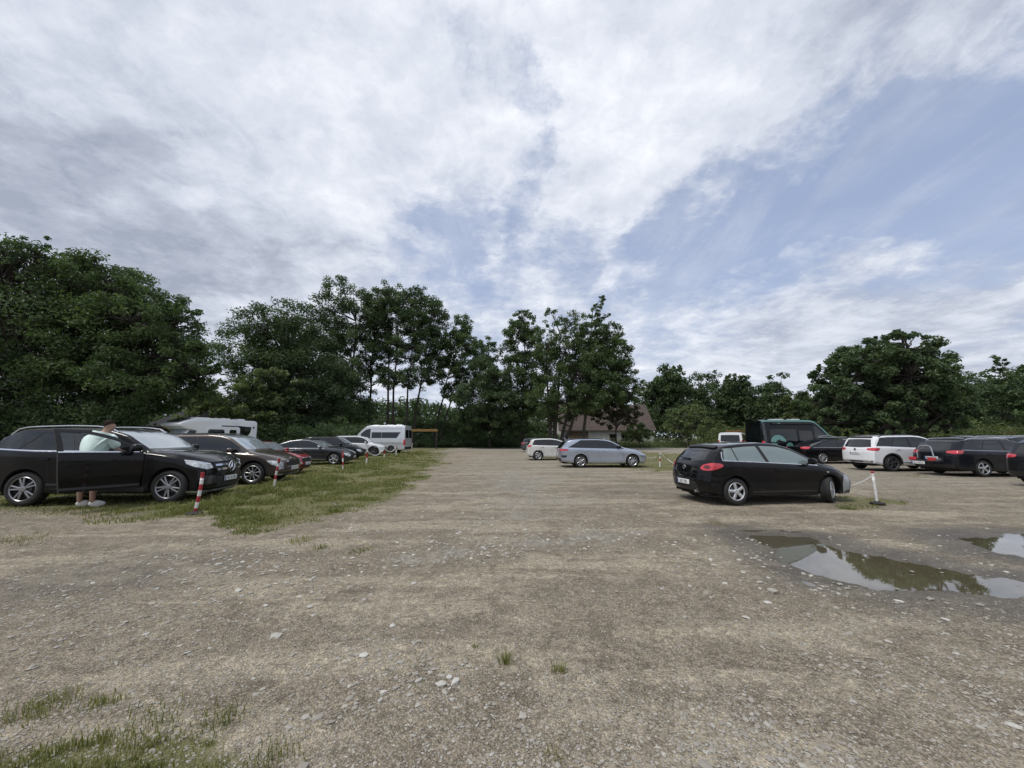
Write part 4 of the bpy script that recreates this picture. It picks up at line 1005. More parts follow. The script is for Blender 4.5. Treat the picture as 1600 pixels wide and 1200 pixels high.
    def mirrors(s, x, mat=None, z=None, size=1.0, right=True):
        z = z or s.zbelt(x) + .075
        for sg in ((-1, 1) if right else (1,)):
            y = s.surf_y(x, s.zbelt(x) - .01); bm = bmesh.new()
            bmesh.ops.create_icosphere(bm, subdivisions=3, radius=1.0)
            for v in bm.verts:
                c = v.co.copy(); c = Vector([math.copysign(abs(a) ** .7, a) for a in c])
                if c.x < -.15: c.x = -.15 + (c.x + .15) * .15
                v.co = Vector((x + c.x * .10 * size + .02, sg * (y + .125 * size + c.y * .105 * size), z + c.z * .075 * size + .02 - c.y * 0))
            me = bmmesh('door_mirror', bm, mat or s.mat); m_ = add('door_mirror', me, s.root)
            bm = bmesh.new(); bm_tube(bm, [(x + .02, sg * (y - .05), z - .06), (x + .02, sg * (y + .05), z - .03)], .025, 8); add('mirror_foot', bmmesh('mirror_foot', bm, PLASTIC), m_)
    def rails(s, x0, x1, mat, hgt=.05, inset=.03):
        for sg in (-1, 1):
            bm = bmesh.new(); N = 14; pts = []
            for k in range(N + 1):
                q = k / N; x = x0 + (x1 - x0) * q; e = min(q, 1 - q); lift = hgt * min(1, e / .07) ** .6 if e > 0 else 0
                y = float(np.interp(x, s.x, s.w5)) - inset; h = s.bvh.ray_cast(Vector((x, sg * y, 4)), Vector((0, 0, -1)))
                pts.append((x, sg * y, (h[0].z if h[0] else s.zedge(x)) + lift - .004))
            bm_tube(bm, pts, .016, 8); add('roof_rail', bmmesh('roof_rail', bm, mat), s.root)
    def lines(s, xs_b, belt=True, wid=.008):
        """shut lines of the doors: list of polylines in x,z"""
        for pl in xs_b: s.strip('door_gap', pl, wid, 'R', UNDER, off=.0015, thick=.01, both=True, cell=.15)
    def cladding(s, mat=PLASTIC, wid=.055):
        ra = s.P['R'] + s.P.get('agap', .045); zc = s.P['R'] + .015
        zs = s.P['sill'] if not isinstance(s.P['sill'], list) else .25
        for xc in (0, s.P['WB']):
            a0 = math.asin(max(-1, min(1, (zc - zs - .03) / ra)))
            pts = [(xc + (ra + wid * .5 + .002) * math.cos(-a0 + (PI + 2 * a0) * k / 30), zc + (ra + wid * .5 + .002) * math.sin(-a0 + (PI + 2 * a0) * k / 30)) for k in range(31)]
            s.strip('arch_trim', pts, wid, 'R', mat, off=.008, both=True, cell=.12)
    def sill_trim(s, mat=PLASTIC, h=.11, z0=None):
        zs = (s.P['sill'] if not isinstance(s.P['sill'], list) else .25) + .03; ra = s.P['R'] + .11
        s.patch('sill_trim', [(ra, zs), (s.P['WB'] - ra, zs), (s.P['WB'] - ra, zs + h), (ra, zs + h)], 'R', mat, off=.006, both=True, cell=.15)
    def lamp(s, name, pts, end, ang, mat, **k):
        o = s.patch(name, pts, ('C' if end == 'F' else 'D', ang), mat, p3=True, both=True, cell=.022, **{'off': .009, **k}); return o
    def place(s, A, B=None, heading=0.0, scale=None, axle='R'):
        """A: ground point of the rear (or front) right wheel, B: of the front right wheel"""
        P = s.P; yo = s.W2 - .10
        if B is not None:
            d = B - A; heading = math.atan2(d.y, d.x); scale = scale or d.length / P['WB']
        scale = scale or 1.0
        c, sn = math.cos(heading), math.sin(heading); f = Vector((c, sn, 0)); l = Vector((-sn, c, 0))
        o = A + l * yo * scale - (f * P['WB'] * scale if axle == 'F' else f * 0)
        s.root.location = (o.x, o.y, 0); s.root.rotation_euler = (0, 0, heading); s.root.scale = (scale,) * 3
        return s

# ------------------------------------------------------------------ kinds of car
def spec(kind, WB, fo, ro, W, H, R=.335, **k):
    xr, xf = -ro, WB + fo
    if kind == 'suv':
        top = [(xr, H - .16), (xr + .25, H - .075), (xr + .9, H - .015), (WB * .45, H), (WB * .58, H - .03), (WB * .70, H - .12), (WB * .93, H - .56), (WB * .98, H - .60), (WB + .25, H - .66), (WB + fo * .62, H - .74), (xf, H - .88)]
        belt = [(xr, H - .52), (0, H - .55), (WB * .85, H - .64), (WB + .2, H - .70), (xf, H - .98)]
        d = dict(sill=[(xr, .36), (xr + .5, .27), (WB * .5, .24), (WB + .3, .25), (xf, .27)], dxr=[(.3, .06), (.5, 0), (.85, .01), (1.0, .05), (H - .1, .34)], dxf=[(.2, .10), (.4, 0), (.7, .015), (.95, .07), (1.1, .16)], tum=.24)
    elif kind == 'estate':
        top = [(xr, H - .13), (xr + .3, H - .06), (xr + 1.0, H - .01), (WB * .33, H), (WB * .48, H - .03), (WB * .61, H - .11), (WB * .86, H - .46), (WB * .90, H - .485), (WB + .3, H - .58), (WB + fo * .72, H - .69), (xf, H - .84)]
        belt = [(xr, H - .46), (0, H - .49), (WB * .8, H - .54), (WB + .2, H - .62), (xf, H - .9)]
        d = dict(sill=[(xr, .30), (xr + .5, .22), (WB * .5, .19), (WB + .3, .19), (xf, .21)], dxr=[(.2, .08), (.45, 0), (.8, .01), (.95, .05), (H - .1, .44)], dxf=[(.2, .06), (.45, 0), (.65, .03), (.85, .16)], tum=.27)
    elif kind == 'hatch':
        top = [(xr, H - .12), (xr + .3, H - .05), (xr + .9, H - .008), (WB * .34, H), (WB * .49, H - .045), (WB * .62, H - .14), (WB * .86, H - .47), (WB * .90, H - .49), (WB + .25, H - .58), (WB + fo * .7, H - .69), (xf, H - .84)]
        belt = [(xr, H - .45), (0, H - .48), (WB * .8, H - .54), (WB + .2, H - .62), (xf, H - .9)]
        d = dict(sill=[(xr, .30), (xr + .4, .22), (WB * .5, .19), (WB + .3, .19), (xf, .21)], dxr=[(.2, .07), (.45, 0), (.8, .02), (.95, .06), (H - .1, .32)], dxf=[(.2, .06), (.45, 0), (.65, .03), (.85, .16)], tum=.27)
    elif kind == 'sedan':
        top = [(xr, H - .50), (xr + .2, H - .45), (xr + .6, H - .42), (-.12, H - .24), (WB * .16, H - .06), (WB * .37, H), (WB * .51, H - .03), (WB * .63, H - .13), (WB * .84, H - .465), (WB * .87, H - .48), (WB + .35, H - .57), (WB + fo * .75, H - .67), (xf, H - .80)]
        belt = [(xr, H - .56), (0, H - .52), (WB * .8, H - .55), (WB + .2, H - .63), (xf, H - .88)]
        d = dict(sill=[(xr, .30), (xr + .5, .22), (WB * .5, .18), (WB + .3, .18), (xf, .20)], dxr=[(.2, .08), (.45, .02), (.7, 0), (1.0, .05)], dxf=[(.2, .06), (.45, 0), (.62, .03), (.8, .14)], tum=.28)
    d.update(WB=WB, xr=xr, xf=xf, W=W, H=H, R=R, top=top, belt=belt)
    d.update(k); return d

def star_emblem(parent, loc, r, mat):
    """three-pointed star in a ring, facing +X"""
    bm = bmesh.new()
    ring = bm_lathe(bm, [(r * .86, 0), (r * .9, .02), (r, .022), (r * 1.03, 0)], 28, 'Y')
    for k in range(3):
        a = PI / 2 + 2 * PI * k / 3; tip = Vector((r * .9 * math.cos(a), 0, r * .9 * math.sin(a)))
        for sg in (-1, 1):
            b = a + sg * PI / 3; c = Vector((r * .2 * math.cos(b), 0, r * .2 * math.sin(b)))
            o = Vector((0, .03, 0)); f = bm.faces.new([bm.verts.new(o), bm.verts.new(tip + Vector((0, .012, 0))), bm.verts.new(c)])
    me = bmmesh('emblem', bm, mat, False, None); o = add('emblem', me, parent, loc, (0, 0, -PI / 2)); return o
def disc_emblem(parent, loc, r, mats, rz=-PI / 2, name='emblem'):
    bm = bmesh.new(); bm_lathe(bm, [(.001, .012), (r * .72, .012)], 20, 'Y', 1); bm_lathe(bm, [(r * .72, .008), (r * .76, .018), (r * .95, .018), (r, 0)], 20, 'Y', 0)
    return add(name, bmmesh(name, bm, mats), parent, loc, (0, 0, rz))

def front_face(c, plate, lampmat=None, grille=(.50, .33, .62, .16), intake=(.62, .26, .45), lampz=(.0,), text=True, emblem=True, slats=CHROME, lamp_h=.15, lamp_back=.42, lamp_w=.36):
    """headlights, grille, lower intake and number plate for an ordinary car"""
    P = c.P; xf = c.xf; W2 = c.W2; zh = float(c.zt[-1]) - .03; lampmat = lampmat or LAMP
    zl = zh - .02
    c.lamp('headlight', [(xf - lamp_back, -W2 * .97, zl + .05), (xf - lamp_back * .45, -W2 * .9, zl + .03), (xf - .10, -W2 * (1 - lamp_w), zl - .03), (xf - .08, -W2 * (1 - lamp_w) - .02, zl - lamp_h), (xf - .16, -W2 * .8, zl - lamp_h - .02), (xf - lamp_back * .7, -W2 * .95, zl - lamp_h * .55)], 'F', 48, lampmat)
    gw = W2 * .52
    g = c.patch('grille', [(-gw, zh - .03), (gw, zh - .03), (gw * .86, zh - grille[3] - .03), (-gw * .86, zh - grille[3] - .03)], 'F', PLASTIC, off=.006)
    c.strip('grille_trim', [(-gw, zh - .025), (gw, zh - .025)], .022, 'F', slats, off=.012)
    c.strip('grille_trim', [(-gw * .86, zh - grille[3] - .03), (gw * .86, zh - grille[3] - .03)], .016, 'F', slats, off=.012)
    c.patch('air_intake', [(-intake[0], intake[1]), (intake[0], intake[1]), (intake[0] * .9, intake[2]), (-intake[0] * .9, intake[2])], 'F', PLASTIC, off=.005)
    if plate: c.plate('F', (zh - grille[3] - .03 + intake[2]) / 2 - .01, plate)
def rear_face(c, plate, z_plate, zl=(.85, 1.02), back=.28, inn=.42, glass=(1.02, 1.36, .58, .50), lower=True, lampmat=None, shape='bar'):
    P = c.P; xr = c.xr; W2 = c.W2; lm = lampmat or REDLAMP
    if shape == 'bar': pts = [(xr + back + .08, -W2 * .99, zl[1] - .01), (xr + back, -W2 * .99, zl[0] + .02), (xr + .12, -W2 * .9, zl[0]), (xr + .02, -W2 * (1 - inn), zl[0] + .03), (xr + .02, -W2 * (1 - inn), zl[1] - .03), (xr + .12, -W2 * .88, zl[1])]
    else: pts = [(xr + back, -W2 * .99, zl[1]), (xr + back * .8, -W2 * .98, zl[0] + .04), (xr + .12, -W2 * .92, zl[0]), (xr + .06, -W2 * (1 - inn), zl[0] + .04), (xr + .08, -W2 * (1 - inn * 1.0), zl[1] - .06), (xr + .2, -W2 * .85, zl[1] + .01)]
    c.lamp('tail_light', pts, 'D', 42, lm)
    if glass: c.rear_glass(*glass)
    if lower: c.patch('rear_bumper_trim', [(-W2 * .8, .32), (W2 * .8, .32), (W2 * .84, .46), (-W2 * .84, .46)], 'B', PLASTIC, off=.006)
    if plate: c.plate('B', z_plate, plate)

ROW_L, ROW_M, ROW_R = 'cars parked in the left row', 'cars parked in the middle row', 'cars parked in the right rows'

# ---- 1 black SUV with the open door
def car_black_suv():
    P = spec('suv', 2.915, .825, 1.0, 1.93, 1.76, R=.378, agap=.05, flare=.022, rcf=.34)
    P['top'] = [(-1.0, 1.57), (-.72, 1.66), (-.2, 1.735), (.6, 1.765), (1.15, 1.755), (1.5, 1.71), (1.88, 1.59), (2.40, 1.245), (2.48, 1.215), (2.95, 1.175), (3.35, 1.10), (3.56, 1.03), (3.74, .93)]
    P['belt'] = [(-1.0, 1.27), (-.5, 1.25), (.1, 1.215), (1.0, 1.20), (2.4, 1.16), (2.8, 1.10), (3.8, .86)]
    P['sill'] = [(-1.0, .36), (-.5, .27), (1.45, .24), (3.1, .22), (3.74, .19)]
    P['dxr'] = [(.3, .10), (.55, 0), (.95, .0), (1.15, .05), (1.60, .36)]; P['dxf'] = [(.18, .12), (.28, .03), (.5, 0), (.8, .02), (1.0, .10), (1.2, .2)]
    c = Car('parked_car', P, BLACKP, 'black SUV with its front door open and silver roof rails', 'car', ROW_L)
    c.wheels((5, 'twin'), rimf=.70, wid=.27, rimmat=pmat('grey_alloy', (.30, .30, .31), .32, .7))
    c.side_glass(-.86, 2.36, [(-.20, .22, .035), (.92, .80, .09)], cut=(-.90, -.52), trim=CHROME, skip_front=False, front_cut=(2.36, 1.0 + 1.36), trimw=.03)
    c.screen(2.42, 1.66)
    c.rear_glass(1.19, 1.53, .68, .58)
    # front face
    xf, W2 = c.xf, c.W2
    c.lamp('headlight', [(3.22, -.93, .985), (3.42, -.86, .955), (3.60, -.62, .885), (3.64, -.58, .785), (3.56, -.70, .755), (3.38, -.86, .83), (3.26, -.93, .90)], 'F', 45, LAMP)
    c.strip('headlight_brow', [(3.22, -.93, .98), (3.42, -.86, .95), (3.60, -.64, .88)], .02, ('C', 45), CHROME, p3=True, off=.012, both=True)
    gr = c.patch('grille', [(-.52, .90), (.52, .90), (.56, .84), (.47, .68), (.38, .645), (-.38, .645), (-.47, .68), (-.56, .84)], 'F', PLASTIC, off=.004)
    for z in (.835, .735):
        for sg in (-1, 1):
            c.strip('grille_slat', [(sg * .10, z + .006), (sg * .34, z + .004), (sg * (.53 if z > .8 else .49), z)], .045, 'F', CHROME, off=.024, thick=.03)
    h = c.bvh.ray_cast(Vector((8, 0, .785)), Vector((-1, 0, 0)))
    star_emblem(c.root, (h[0].x + .03, 0, .785), .135, CHROME)
    c.patch('air_intake', [(-.50, .565), (.50, .565), (.44, .32), (-.44, .32)], 'F', PLASTIC, off=.005)
    c.lamp('side_intake', [(3.50, -.88, .62), (3.72, -.56, .60), (3.74, -.52, .42), (3.58, -.80, .40)], 'F', 50, PLASTIC)
    c.lamp('intake_fin', [(3.64, -.70, .60), (3.68, -.62, .60), (3.70, -.66, .40), (3.64, -.78, .40)], 'F', 50, pmat('grey_plastic', (.06, .06, .062), .5), off=.014)
    c.strip('bumper_lip', [(3.34, -.93, .25), (3.55, -.78, .235), (3.69, -.45, .235), (3.72, 0, .235)], .04, ('C', 40), ALU, p3=True, off=.012, both=True, thick=.03)
    c.plate('F', .50, 'WZ 0118X', y0=0.0)
    rear_face(c, 'WZ 0118X', .86, zl=(.90, 1.06), glass=None)
    c.rails(-.55, 1.62, CHROME, .06, .03)
    c.sill_trim(PLASTIC, .10)
    c.strip('body_crease', [(.45, .47), (1.0, .465)], .04, 'R', pmat('dark_grey_paint', (.028, .028, .03), .3), off=.003)
    c.lines([[(.30, 1.20), (.42, .86), (.50, .45), (.52, .36)], [(2.44, 1.14), (2.40, .90), (2.38, .36)], [(-.35, .95), (-.25, 1.2)]])
    c.handle(.30 + .06, 1.03); c.mirrors(2.16, right=False)
    # dark sheet on the closed body stands in for cabin shade; then the swung door
    xa, xb = 1.02, 2.38
    def zt_(x): return c.zedge(x) - .03
    N = 16; up = [(xa - .02 - .06 * k / 4, 1.2 + (zt_(xa) - 1.2) * k / 4) for k in range(4)]
    rf = [(x, zt_(x)) for x in np.linspace(xa - .08, 2.30, N) if zt_(x) > c.zbelt(x) + .03]
    opening = [(xa + .06, .44), (xa, .8)] + up + rf + [(2.38, 1.18), (2.36, .8), (2.32, .44)]
    DARK = pmat('cabin_shade', (.006, .006, .007), .9)
    c.patch('opening_shade_sheet', opening, 'R', DARK, off=.012, cell=.1)
    seat = bmesh.new(); bm_box(seat, (1.45, -.82, .80), (.48, .16, .16), .05); bm_box(seat, (1.22, -.80, 1.10), (.14, .14, .55), .05, Matrix.Rotation(-.25, 3, 'Y'))
    # door in a hinge frame
    hx = 2.35; hy = -c.surf_y(hx, .9) + 0.0
    hinge = empty('open_door', (hx, hy, 0), parent=c.root); hinge.rotation_euler = (0, 0, math.radians(58))
    Moff = Matrix.Translation((-hx, -hy, 0))
    def reparent(o):
        o.parent = hinge; o.data.transform(Moff); return o
    zb_ = lambda x: c.zbelt(x) + .012
    low = [(xa + .06, .40), (xa, .8), (xa - .02, 1.0)] + [(x, zb_(x)) for x in np.linspace(xa - .03, hx - .01, 10)] + [(hx - .0, .8), (hx - .03, .40)]
    reparent(c.patch('door_panel', low, 'R', c.mat, off=.02, thick=.075, back=True, edge=UNDER))
    topx = [x for x in np.linspace(xa - .10, 2.30, 22) if zt_(x) > zb_(x) + .02]
    outer = [(xa - .03, zb_(xa)), (xa - .06, zb_(xa) + .2)] + [(x, zt_(x) + .012) for x in topx] + [(hx - .02, zb_(hx))]
    tin = [x for x in np.linspace(xa - .02, 2.16, 20) if zt_(x) - .055 > zb_(x) + .02]
    inner = [(xa + .055, zb_(xa) - .0), (xa + .03, zb_(xa) + .2)] + [(x, zt_(x) - .045) for x in tin] + [(2.20, zb_(2.2))]
    reparent(c.patch('window_frame', outer + inner[::-1], 'R', PLASTIC, off=.012, thick=.04))
    gl = [(p[0], p[1] - .0) for p in inner]
    reparent(c.patch('door_window', gl, 'R', clear_glass(), off=.002, thick=.004, cell=.12))
    reparent(c.strip('window_trim', [(x, zb_(x) + .004) for x in np.linspace(xa - .03, hx - .08, 14)], .034, 'R', CHROME, off=.026))
    reparent(c.strip('door_crease', [(xa + .05, .475), (hx - .02, .455)], .05, 'R', MATS['dark_grey_paint'], off=.024))
    bm = bmesh.new(); y = c.surf_y(xa + .22, 1.04); bm_box(bm, (xa + .24, -(y + .035), 1.035), (.21, .024, .032), .009); reparent(add('door_handle', bmmesh('door_handle', bm, c.mat), c.root))
    bm = bmesh.new(); bmesh.ops.create_icosphere(bm, subdivisions=3, radius=1)
    for v in bm.verts:
        q = Vector([math.copysign(abs(a) ** .7, a) for a in v.co]); v.co = Vector((2.13 + q.x * .10, -(c.W2 + .15 + q.y * .125), 1.29 + q.z * .085))
    bm_tube(bm, [(2.14, -c.W2 + .06, 1.2), (2.13, -c.W2 - .1, 1.24)], .03, 8)
    reparent(add('door_mirror', bmmesh('door_mirror', bm, c.mat), c.root))
    add('front_seat', bmmesh('front_seat', seat, pmat('seat_leather', (.02, .019, .018), .6)), c.root).hide_render = False
    c.place(gnd(35, 791), gnd(262, 786.3)); return c

# ---- 2 brown SUV
def car_brown_suv():
    c = Car('parked_car', spec('suv', 2.79, .92, .99, 1.88, 1.66, R=.36, agap=.05), paint('brown_paint', (.085, .068, .056), .5, .3), 'brown metallic SUV parked between the open-doored black SUV and the red car', 'car', ROW_L)
    c.wheels((9, 'thin'), rimf=.70, wid=.23)
    c.side_glass(-.75, 2.32, [(.0, .25, .05), (.98, .88, .09)], cut=(-.8, -.45), trim=PLASTIC)
    c.screen(2.56, 1.68); front_face(c, 'DW 4C57', lamp_back=.5)
    for sg in (-1, 1): c.patch('fog_lamp', [(sg * .60, .56), (sg * .78, .56), (sg * .76, .48), (sg * .62, .48)], 'F', LAMP, off=.006)
    c.strip('bumper_lip', [(3.55, -.80, .31), (3.68, -.45, .29), (3.71, 0, .29)], .05, ('C', 40), ALU, p3=True, off=.012, both=True, thick=.03)
    c.cladding(); c.sill_trim(); c.rails(-.5, 1.5, PLASTIC, .05)
    rear_face(c, None, .9); c.mirrors(2.05); c.handle(.3, .98); c.handle(1.25, .97)
    c.lines([[(.98, 1.06), (1.0, .5), (1.02, .3)], [(2.3, 1.02), (2.34, .7), (2.3, .3)], [(.05, 1.1), (.2, .85), (.45, .6), (.5, .3)]])
    h = c.bvh.ray_cast(Vector((8, 0, .83)), Vector((-1, 0, 0))); disc_emblem(c.root, (h[0].x, 0, .80), .055, [CHROME, PLASTIC])
    c.place(gnd(394, 757), heading=math.radians(5), axle='F'); return c
# ---- 3 red small car
def car_red():
    P = spec('hatch', 2.50, .72, .62, 1.73, 1.44, R=.31)
    P['top'] = [(-.62, 1.32), (-.3, 1.40), (.3, 1.435), (1.1, 1.42), (1.45, 1.37), (1.62, 1.29), (2.0, .99), (2.06, .97), (2.6, .93), (3.0, .85), (3.22, .72)]
    c = Car('parked_car', P, paint('red_paint', (.30, .008, .016), .2, .28), 'red small car with dark roof, nose beyond the brown SUV', 'car', ROW_L)
    c.wheels((5, 'wide')); c.side_glass(-.45, 1.95, [(.85, .85, .08)], trim=CHROME); c.screen(2.03, 1.52, inset=.05)
    c.patch('roof_panel', [(-.4, -.50), (1.45, -.48), (1.45, .48), (-.4, .50)], 'T', BLACKP, off=.006, cell=.12)
    c.patch('bonnet_stripe', [(2.1, -.52), (2.95, -.40), (2.95, .0), (2.1, .0)], 'T', BLACKP, off=.005, both=True, cell=.12)
    xf = c.xf
    front_face(c, 'DKL 7M20', lamp_back=.36, lamp_h=.19, lamp_w=.34, intake=(.5, .25, .38))
    for sg in (-1, 1): c.patch('fog_lamp', [(sg * .50 + .05 * math.cos(a), .46 + .05 * math.sin(a)) for a in np.linspace(0, 2 * PI, 14)[:-1]], 'F', LAMP, off=.006)
    c.cladding(); c.mirrors(1.85); rear_face(c, None, .8)
    c.place(gnd(439, 742), heading=math.radians(6), axle='F'); return c
# ---- 4 dark grey saloon
def car_grey_saloon():
    c = Car('parked_car', spec('sedan', 2.843, .93, 1.13, 1.855, 1.46, R=.325), paint('anthracite_paint', (.042, .043, .049), .5, .3), 'dark grey saloon with five-spoke alloys beside a striped post', 'car', ROW_L)
    c.wheels((5, 'wide'), rimf=.70)
    c.side_glass(-.42, 2.32, [(.98, .94, .06)], cut=(-.50, -.02), trim=CHROME, trimw=.016)
    c.strip('roof_trim', [(x, c.zedge(x) - .028) for x in np.linspace(-.05, 2.3, 24)], .014, 'R', CHROME, off=.006, both=True)
    c.screen(2.40, 1.62)
    front_face(c, 'DW 9U31', lamp_back=.40, grille=(0, 0, 0, .20)); 
    c.patch('rear_window', [(-.6, .0)] and [(-.20, -.52), (.42, -.46), (.42, .46), (-.20, .52)], 'T', GLASS, off=.005, cell=.1)
    rear_face(c, None, .7, zl=(.78, .92), glass=None)
    c.mirrors(2.02, ALU); c.handle(.28, .84); c.handle(1.22, .83)
    c.strip('sill_strip', [(.42, .33), (2.42, .31)], .025, 'R', CHROME, off=.006, both=True)
    c.lines([[(.96, .93), (.98, .5), (1.0, .25)], [(2.22, .9), (2.28, .6), (2.24, .25)], [(-.05, .93), (.2, .72), (.40, .5), (.45, .25)]])
    h = c.bvh.ray_cast(Vector((8, 0, .6)), Vector((-1, 0, 0)))
    bm = bmesh.new()
    for k in range(4):
        pts = [(0, -.06 + .04 * k + .03 * math.cos(a), .03 * math.sin(a)) for a in np.linspace(0, 2 * PI, 17)]; bm_tube(bm, pts, .005, 6)
    add('emblem', bmmesh('emblem', bm, CHROME), c.root, (h[0].x + .02, 0, .60))
    c.place(gnd(521, 726), heading=math.radians(8), axle='F'); return c
# ---- 5, 6 dark cars behind it
def car_dark_behind(front, kind, H, mat, label, hd=8, wb=2.65):
    c = Car('parked_car', spec(kind, wb, .86, .8, 1.79, H, R=.33), mat, label, 'car', ROW_L)
    c.wheels((5, 'wide')); c.side_glass(-.45, wb * .84, [(.0, .2, .05), (.95, .9, .08)], trim=PLASTIC); c.screen(wb * .885, wb * .595)
    front_face(c, 'DBL 2P84'); rear_face(c, None, .8); c.mirrors(wb * .75); c.place(front, heading=math.radians(hd), axle='F'); return c
# ---- 7 white SUV
def car_white_suv(place, label, group, wm=None, rear=False, rearplate=None):
    c = Car('parked_car', spec('suv', 2.68, .90, .90, 1.84, 1.655, R=.355, agap=.05), paint('white_paint', (.74, .75, .76), 0, .3, .03), label, 'car', group)
    c.wheels((5, 'twin'), rimf=.70, rimmat=wm)
    c.side_glass(-.70, 2.24, [(.02, .26, .05), (.95, .86, .09)], cut=(-.60, -.34), trim=CHROME); c.screen(2.46, 1.62)
    front_face(c, None if rear else 'DTR 5K19', lampmat=LAMP); c.cladding(); c.sill_trim(h=.13)
    c.patch('lower_front_trim', [(-.8, .28), (.8, .28), (.74, .40), (-.74, .40)], 'F', PLASTIC, off=.008)
    c.rails(-.4, 1.4, BLACKP if rear else ALU, .05)
    rear_face(c, rearplate, .80, zl=(.92, 1.06), glass=(1.10, 1.44, .70, .58), inn=.34)
    if rear:
        c.strip('exhaust_trim', [(c.xr, -.70, .44), (c.xr, -.36, .42)], .05, 'B', CHROME, p3=True, off=.012, both=True, thick=.02)
        disc_emblem(c.root, (c.xr - .004 + .02, 0, .98), .055, [CHROME, PLASTIC], PI / 2)
        c.patch('rear_spoiler', [(-.56, 1.50), (.56, 1.50), (.55, 1.545), (-.55, 1.545)], 'B', PLASTIC, off=.05, thick=.06)
        c.patch('sunroof', [(.1, -.42), (1.2, -.42), (1.2, .42), (.1, .42)], 'T', GLASS, cell=.14)
    c.mirrors(2.0, c.mat); c.handle(.30, 1.0); c.handle(1.22, .99)
    c.lines([[(.95, 1.08), (.97, .5), (1.0, .35)], [(2.2, 1.02), (2.24, .7), (2.2, .35)], [(.05, 1.1), (.2, .85), (.45, .6), (.5, .35)]])
    place(c); return c
# ---- silver estate
def car_silver_estate():
    c = Car('parked_car', spec('estate', 2.65, .88, 1.07, 1.80, 1.465, R=.318), paint('silver_paint', (.42, .46, .53), .75, .32, .04), 'silver blue estate car seen from the side on the gravel', 'car', ROW_M)
    c.P['H'] = 1.465
    c.wheels((10, 'thin'), rimf=.68)
    c.side_glass(-.58, 2.22, [(.22, .36, .04), (.98, .86, .08)], cut=(-.62, .05), trim=None); c.screen(2.30, 1.58)
    front_face(c, None, lampmat=pmat('dark_headlamp', (.10, .10, .11), .1, .2, 1), lamp_back=.5, lamp_h=.12)
    rear_face(c, 'DSW 3F26', .62, zl=(.82, .93), back=.36, inn=.45, glass=(.98, 1.28, .60, .50))
    c.lamp('reflector_trim', [(c.xr + .34, -c.W2, .60), (c.xr + .10, -c.W2 * .9, .62), (c.xr + .12, -c.W2 * .9, .50), (c.xr + .26, -c.W2, .50)], 'D', 45, PLASTIC)
    c.strip('bumper_lip', [(3.40, -.78, .27), (3.50, -.45, .25), (3.52, 0, .25)], .05, ('C', 40), CHROME, p3=True, off=.02, both=True, thick=.03)
    c.mirrors(1.92, BLACKP); c.handle(.30, .86, CHROME); c.handle(1.20, .85, CHROME); c.rails(-.7, 1.2, BLACKP, .02)
    c.lines([[(.96, .93), (.98, .5), (1.0, .22)], [(2.16, .9), (2.2, .6), (2.18, .22)], [(.08, .96), (.24, .72), (.40, .5), (.45, .22)]])
    bm = bmesh.new(); f = bm_tube(bm, [(-.62, 0, 1.40), (-.66, 0, 1.45), (-.74, 0, 1.485)], [.03, .018, .006], 8); add('antenna', bmmesh('antenna', bm, c.mat), c.root)
    c.place(gnd(907.5, 730.5), gnd(988.5, 730.3)); return c
# ---- white hatchback
def car_white_hatch():
    c = Car('parked_car', spec('hatch', 2.578, .86, .76, 1.786, 1.48, R=.315), paint('cream_white_paint', (.66, .65, .61), .1, .32, .05), 'small white hatchback standing behind the silver estate', 'car', ROW_M)
    c.wheels((6, 'cap'), rimf=.70)
    c.side_glass(-.36, 2.18, [(.92, .86, .09)], cut=(-.38, -.22)); c.screen(2.26, 1.55)
    rear_face(c, 'DW 6H42', .62, zl=(.86, 1.02), back=.26, inn=.28, glass=(1.02, 1.30, .55, .48), shape='round', lower=False); front_face(c, None)
    c.mirrors(1.9); c.handle(.28, .9); c.handle(1.15, .88); c.lines([[(.92, .95), (.95, .5), (.98, .22)], [(.0, 1.0), (.16, .78), (.38, .55), (.42, .22)]])
    c.place(gnd(841, 719), heading=math.radians(3)); return c
def car_simple(kind, dims, mat, label, group, A, hd, axle='R', rails=None, plate=None, H=1.48, R=.33, lampz=None, trim=None, wst=(5, 'wide')):
    WB, fo, ro, W = dims
    c = Car('parked_car', spec(kind, WB, fo, ro, W, H, R=R), mat, label, 'car', group)
    c.wheels(wst, rimf=.68); z = 'suv' == kind
    if kind == 'sedan': c.side_glass(-.4, WB * .84, [(WB * .35, WB * .33, .08)], cut=(-.5, .0), trim=trim or CHROME)
    else: c.side_glass(-ro * .62, WB * .84, [(.02, .25, .05), (WB * .36, WB * .33, .09)], cut=(-ro * .66, -ro * .42), trim=trim or CHROME)
    c.screen(WB * (.92 if z else .885), WB * (.61 if z else .60))
    zz = H - .60 if z else H - .55
    if kind == 'sedan':
        c.patch('rear_window', [(-.22, -.52), (.42, -.46), (.42, .46), (-.22, .52)], 'T', GLASS, off=.005, cell=.1); g = None
    else: g = (H - .46, H - .19, .60, .52)
    rear_face(c, plate, zz - (.12 if z else .25), zl=(zz - .07, zz + .07), glass=g, inn=.36); front_face(c, None)
    c.mirrors(WB * .75); c.handle(.3, H - .62); c.handle(1.2, H - .63)
    c.lines([[(.96, H - .55), (.98, .5), (1.0, .26)], [(-.0, H - .52), (.2, .76), (.40, .55), (.45, .26)]])
    if rails: c.rails(-ro * .4, WB * .5, rails, .05)
    c.place(A, heading=math.radians(hd), axle=axle); return c

